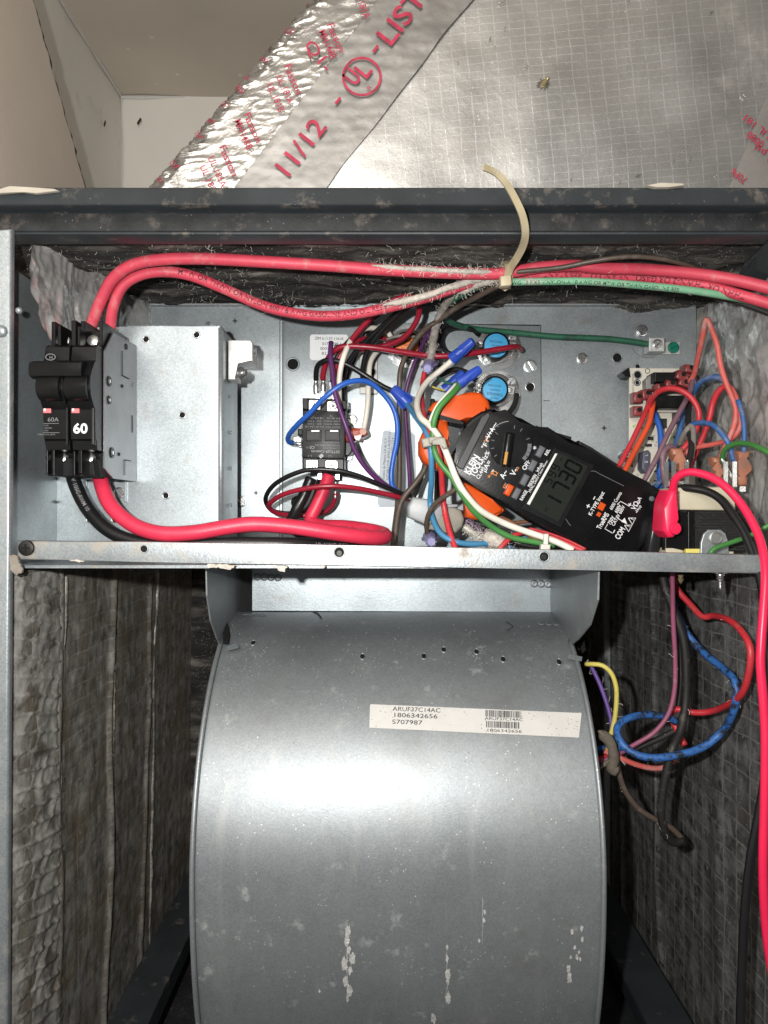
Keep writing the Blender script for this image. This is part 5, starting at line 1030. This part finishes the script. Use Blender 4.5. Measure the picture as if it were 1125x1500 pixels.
# --- test leads
TR = mat("red_silicone", (.74,.018,.075), .34, 0, .05, 60); TB = mat("black_silicone", (.010,.010,.011), .34, 0, .1, 60)
tl = thing("red_test_lead", "bright red test lead with right angled plug, running down the right edge", "test lead")
tpth = catmull([P(*q) for q in ((986, 722, .538), (986, 714, .536), (989, 703, .532), (997, 695, .528), (1009, 691.5, .524), (1024, 693, .52), (1044, 700, .514), (1064, 714, .507), (1084, 736, .50), (1100, 761, .492), (1112, 787, .485), (1119, 815, .478), (1121, 850, .472), (1118, 900, .468), (1115, 940, .466), (1114, 975, .465), (1118, 1025, .464), (1121, 1084, .463), (1120, 1172, .462), (1118, 1240, .461), (1118, 1290, .461), (1121, 1345, .461), (1127, 1400, .461), (1140, 1470, .461))])
obj("cable", tube(tpth, px(12.5, .49)/2, 14), TR, tl, 'all')
obj("plug_body", prism([(983, 717), (994.5, 717), (994, 760), (995, 776), (989, 787), (981, 788), (972, 778), (974, 745), (976, 732)], .524, .546, .004, 4), TR, tl, True)
for k in range(4): obj("strain_relief_ring", lathe(P(985.5-.8*k, 719+k*4.6, .5365), Vector((-.15, 0, -1)), [(0, .0032), (.0004, .0042+.0003*k), (.0013, .0042+.0003*k), (.0017, .0032)], 16), TR, tl, True)
obj("plug_cap", lathe(P(987, 774, .526), Vector((.1, -1, -.05)), [(0, .0045), (.0025, .0044), (.0035, .0036), (.0037, 0)], 18), TR, tl, True)
tb = thing("black_test_lead", "black test lead curving from the meter behind the red one", "test lead")
bpth = catmull([P(*q) for q in ((966, 802, .560), (968, 770, .556), (974, 735, .553), (985, 719, .549), (998, 715, .545), (1014, 715.5, .54), (1036, 720, .534), (1056, 732, .527), (1074, 755, .518), (1090, 781, .51), (1102, 810, .503), (1112, 842, .496), (1118, 872, .49), (1123, 910, .485), (1127, 980, .48), (1127, 1060, .478), (1122, 1130, .476), (1112, 1192, .475), (1100, 1255, .475), (1092, 1325, .475), (1087, 1420, .475), (1084, 1520, .475))])
obj("cable", tube(bpth, px(12.5, .51)/2, 14), TB, tb, 'all')
obj("plug_body", prism([(955, 770), (966, 752), (972, 756), (970, 800), (962, 815), (948, 812)], .548, .572, .003, 3), TB, tb, True)
# --- bundle below the rail at the right
S4 = dict(group="dirty motor wires below the rail")
def hug(pts, off=.018):                # keep the loose bundle just clear of the right wall liner
    return [(x, y, min(d, (.262-off)*F/max(40, x-562.5))) for x, y, d in pts]
wire("purple_wire", "pinkish purple motor wire hanging from the rail to the tied bundle", PURP, 7, hug([(984, 825, .545), (985, 852, .548), (986, 908, .553), (989, 967, .556), (988, 1011, .556), (979, 1046, .556), (958, 1073, .557), (929, 1091, .56), (905, 1105, .565), (880, 1116, .57)]), **S4)
wire("black_wire", "thick black motor wire hanging in a long dirty loop", BLKD, 12, hug([(968, 825, .565), (974, 860, .565), (988, 897, .562), (1001, 937, .560), (1005, 981, .56), (1004, 1031, .56), (997, 1069, .555), (985, 1097, .548), (976, 1131, .548), (970, 1166, .55), (969, 1198, .552), (976, 1224, .555), (988, 1234, .558), (1001, 1231, .560)]), **S4)
wire("black_wire", "thin black motor wire beside the purple one under the rail", BLKD, 7, hug([(976, 825, .575), (984, 880, .575), (994, 940, .576), (997, 990, .576), (993, 1040, .576)]), **S4)
wire("red_wire", "dirty red motor wire bowing out to the right wall and back", REDM, 9.5, hug([(984, 830, .585), (991, 861, .583), (1011, 885, .575), (1029, 903, .566), (1046, 902, .558), (1067, 908, .55), (1085, 923, .545), (1098, 946, .54), (1099, 973, .54), (1092, 1005, .54), (1079, 1024, .545), (1049, 1040, .556), (1020, 1044, .565), (991, 1039, .572), (982, 1048, .575), (992, 1070, .572), (1003, 1092, .565)]), **S4)
wire("blue_wire", "dirty blue motor wire making the widest loop over the bundle", BLUD, 11, hug([(982, 870, .59), (991, 896, .585), (1003, 923, .58), (1026, 952, .57), (1055, 976, .56), (1073, 993, .553), (1079, 1014, .55), (1075, 1040, .548), (1060, 1069, .545), (1032, 1093, .543), (997, 1105, .541), (961, 1110, .541), (932, 1105, .543), (910, 1088, .548), (904, 1067, .556), (918, 1053, .562), (947, 1047, .567), (976, 1050, .57), (990, 1058, .572)]), **S4)
wire("black_wire", "short grey black motor wire crossing inside the blue loop", BLKD, 9, hug([(992, 1068, .575), (970, 1080, .575), (945, 1091, .575), (918, 1102, .575), (895, 1112, .575)]), **S4)
wire("red_wire", "dull red motor wire sagging under the blue loop", REDP, 8, hug([(885, 1100, .565), (906, 1109, .563), (929, 1119, .562), (953, 1125, .562), (973, 1124, .564), (990, 1112, .568)]), **S4)
wire("grey_wire", "grey motor wire drooping from the tied bundle to the black loop", BRNW, 8.5, hug([(902, 1112, .562), (906, 1130, .562), (915, 1157, .563), (935, 1184, .563), (961, 1201, .562), (982, 1212, .561), (996, 1225, .561), (1000, 1231, .561)]), **S4)
wire("yellow_wire", "yellow motor wire arching out of the blower's side", YELW, 7, [(858, 973, .575), (870, 973, .57), (883, 975, .567), (896, 987, .565), (903, 1011, .564), (901, 1049, .564), (894, 1080, .564), (890, 1100, .565)], **S4)
wire("violet_wire", "violet motor wire slanting down from the blower's side", VIOL, 6.5, [(862, 970, .585), (868, 980, .582), (879, 1003, .578), (891, 1038, .573), (896, 1066, .570), (894, 1095, .568)], **S4)
wire("blue_wire", "blue motor wire entering the blower from the tied bundle", BLUD, 8, [(864, 1098, .58), (880, 1096, .574), (900, 1098, .568), (915, 1096, .562)], **S4)
wire("red_wire", "red motor wire entering the blower from the tied bundle", REDM, 8, [(862, 1118, .58), (880, 1112, .574), (898, 1104, .568), (920, 1096, .563)], **S4)
tw = thing("cloth_tie", "grubby tape tie knotted round the motor wires beside the blower", "tie")
GRUB = mat("grubby_cloth", (.13,.11,.085), .9, 0, .3, 90, .7, 300)
tk = catmull([P(*q) for q in ((880, 1076, .560), (890, 1082, .556), (897, 1096, .553), (899, 1112, .554), (896, 1124, .556), (903, 1130, .556))])
obj("knot", tube(tk, .0042, 8, rf=lumpy), GRUB, tw, 'all')
for pts in (((893, 1116), (902, 1118), (905, 1132), (897, 1130)), ((896, 1110), (884, 1118), (876, 1130), (888, 1122)), ((884, 1082), (876, 1072), (880, 1070), (892, 1078))): obj("tail", prism(list(pts), .553, .555, .0004), GRUB, tw)

# ------------------------------------------------------------------ lint and fibres
def hair(bm, p, ln, r, up):
    d = Vector((random.uniform(-1, 1), random.uniform(-1, 1), random.uniform(-1, 1)))+up*.4; d.normalize(); q = p; pts = [p]
    for k in range(4):
        d = (d+Vector((random.uniform(-1, 1), random.uniform(-1, 1), random.uniform(-1, 1)))*.75).normalized(); q = q+d*ln/4; pts.append(q)
    tube(pts, r, 3, bm, caps=False)
bm = bmesh.new()
for _ in range(1900):                 # on the roof liner, thicker in drifts
    x, D = random.uniform(-.28, .27), .51+.17*random.random()**.8
    if fbm((x*6, D*9, 4), 2.2) < .18 and random.random() < .88: continue
    hair(bm, Vector((x, D, CZ+.1835-.004*max(0, fbm((x, D, CZ+.187), 11))*((D-.502)/.19))), random.choice((.0015, .002, .003, .004, .007)), random.uniform(.00005, .00012), Vector((0, 0, -1)))
LINTF = mat("pale_lint_fibre", (.55,.52,.47), 1., 0, .15, 200)
tag(obj("roof_lint", bm, LINTF), "pale dust fibres clinging to the black roof liner", "lint", kind='stuff')
bm = bmesh.new()
for (o, p, r) in WIRES:
    nm = o.get("label", "")
    k = 260 if "lint" in nm or "dusty grey wire" in nm else (14 if "thick red" in nm and "bright" not in nm else (7 if "motor" in nm or "faded" in nm or "pale green" in nm else 0))
    for _ in range(k):
        q = random.choice(p); v = Vector((random.gauss(0, 1), random.gauss(0, 1), random.gauss(0, 1))).normalized(); hair(bm, q+v*r*.95, random.uniform(.002, .006), random.uniform(.00008, .00018), v*2)
tag(obj("wire_lint", bm, LINTF), "pale dust fibres clinging to the dusty wires", "lint", kind='stuff')

# ------------------------------------------------------------------ put every thing's origin at its base
bpy.context.view_layer.update()
def family(o):
    out = [o]
    for c in o.children: out += family(c)
    return out
done = set()
for o in [x for x in S.objects if x.parent is None and x.type in ('EMPTY', 'MESH')]:
    lo = [1e9]*3; hi = [-1e9]*3
    for q in family(o):
        if q.type != 'MESH': continue
        for v in q.data.vertices:
            for k in range(3):
                lo[k] = min(lo[k], v.co[k]); hi[k] = max(hi[k], v.co[k])
    base = Vector(((lo[0]+hi[0])/2, (lo[1]+hi[1])/2, lo[2]))
    if o.type == 'MESH': o.data.transform(Matrix.Translation(-base))
    o.location = base
    for c in o.children: c.location = -base
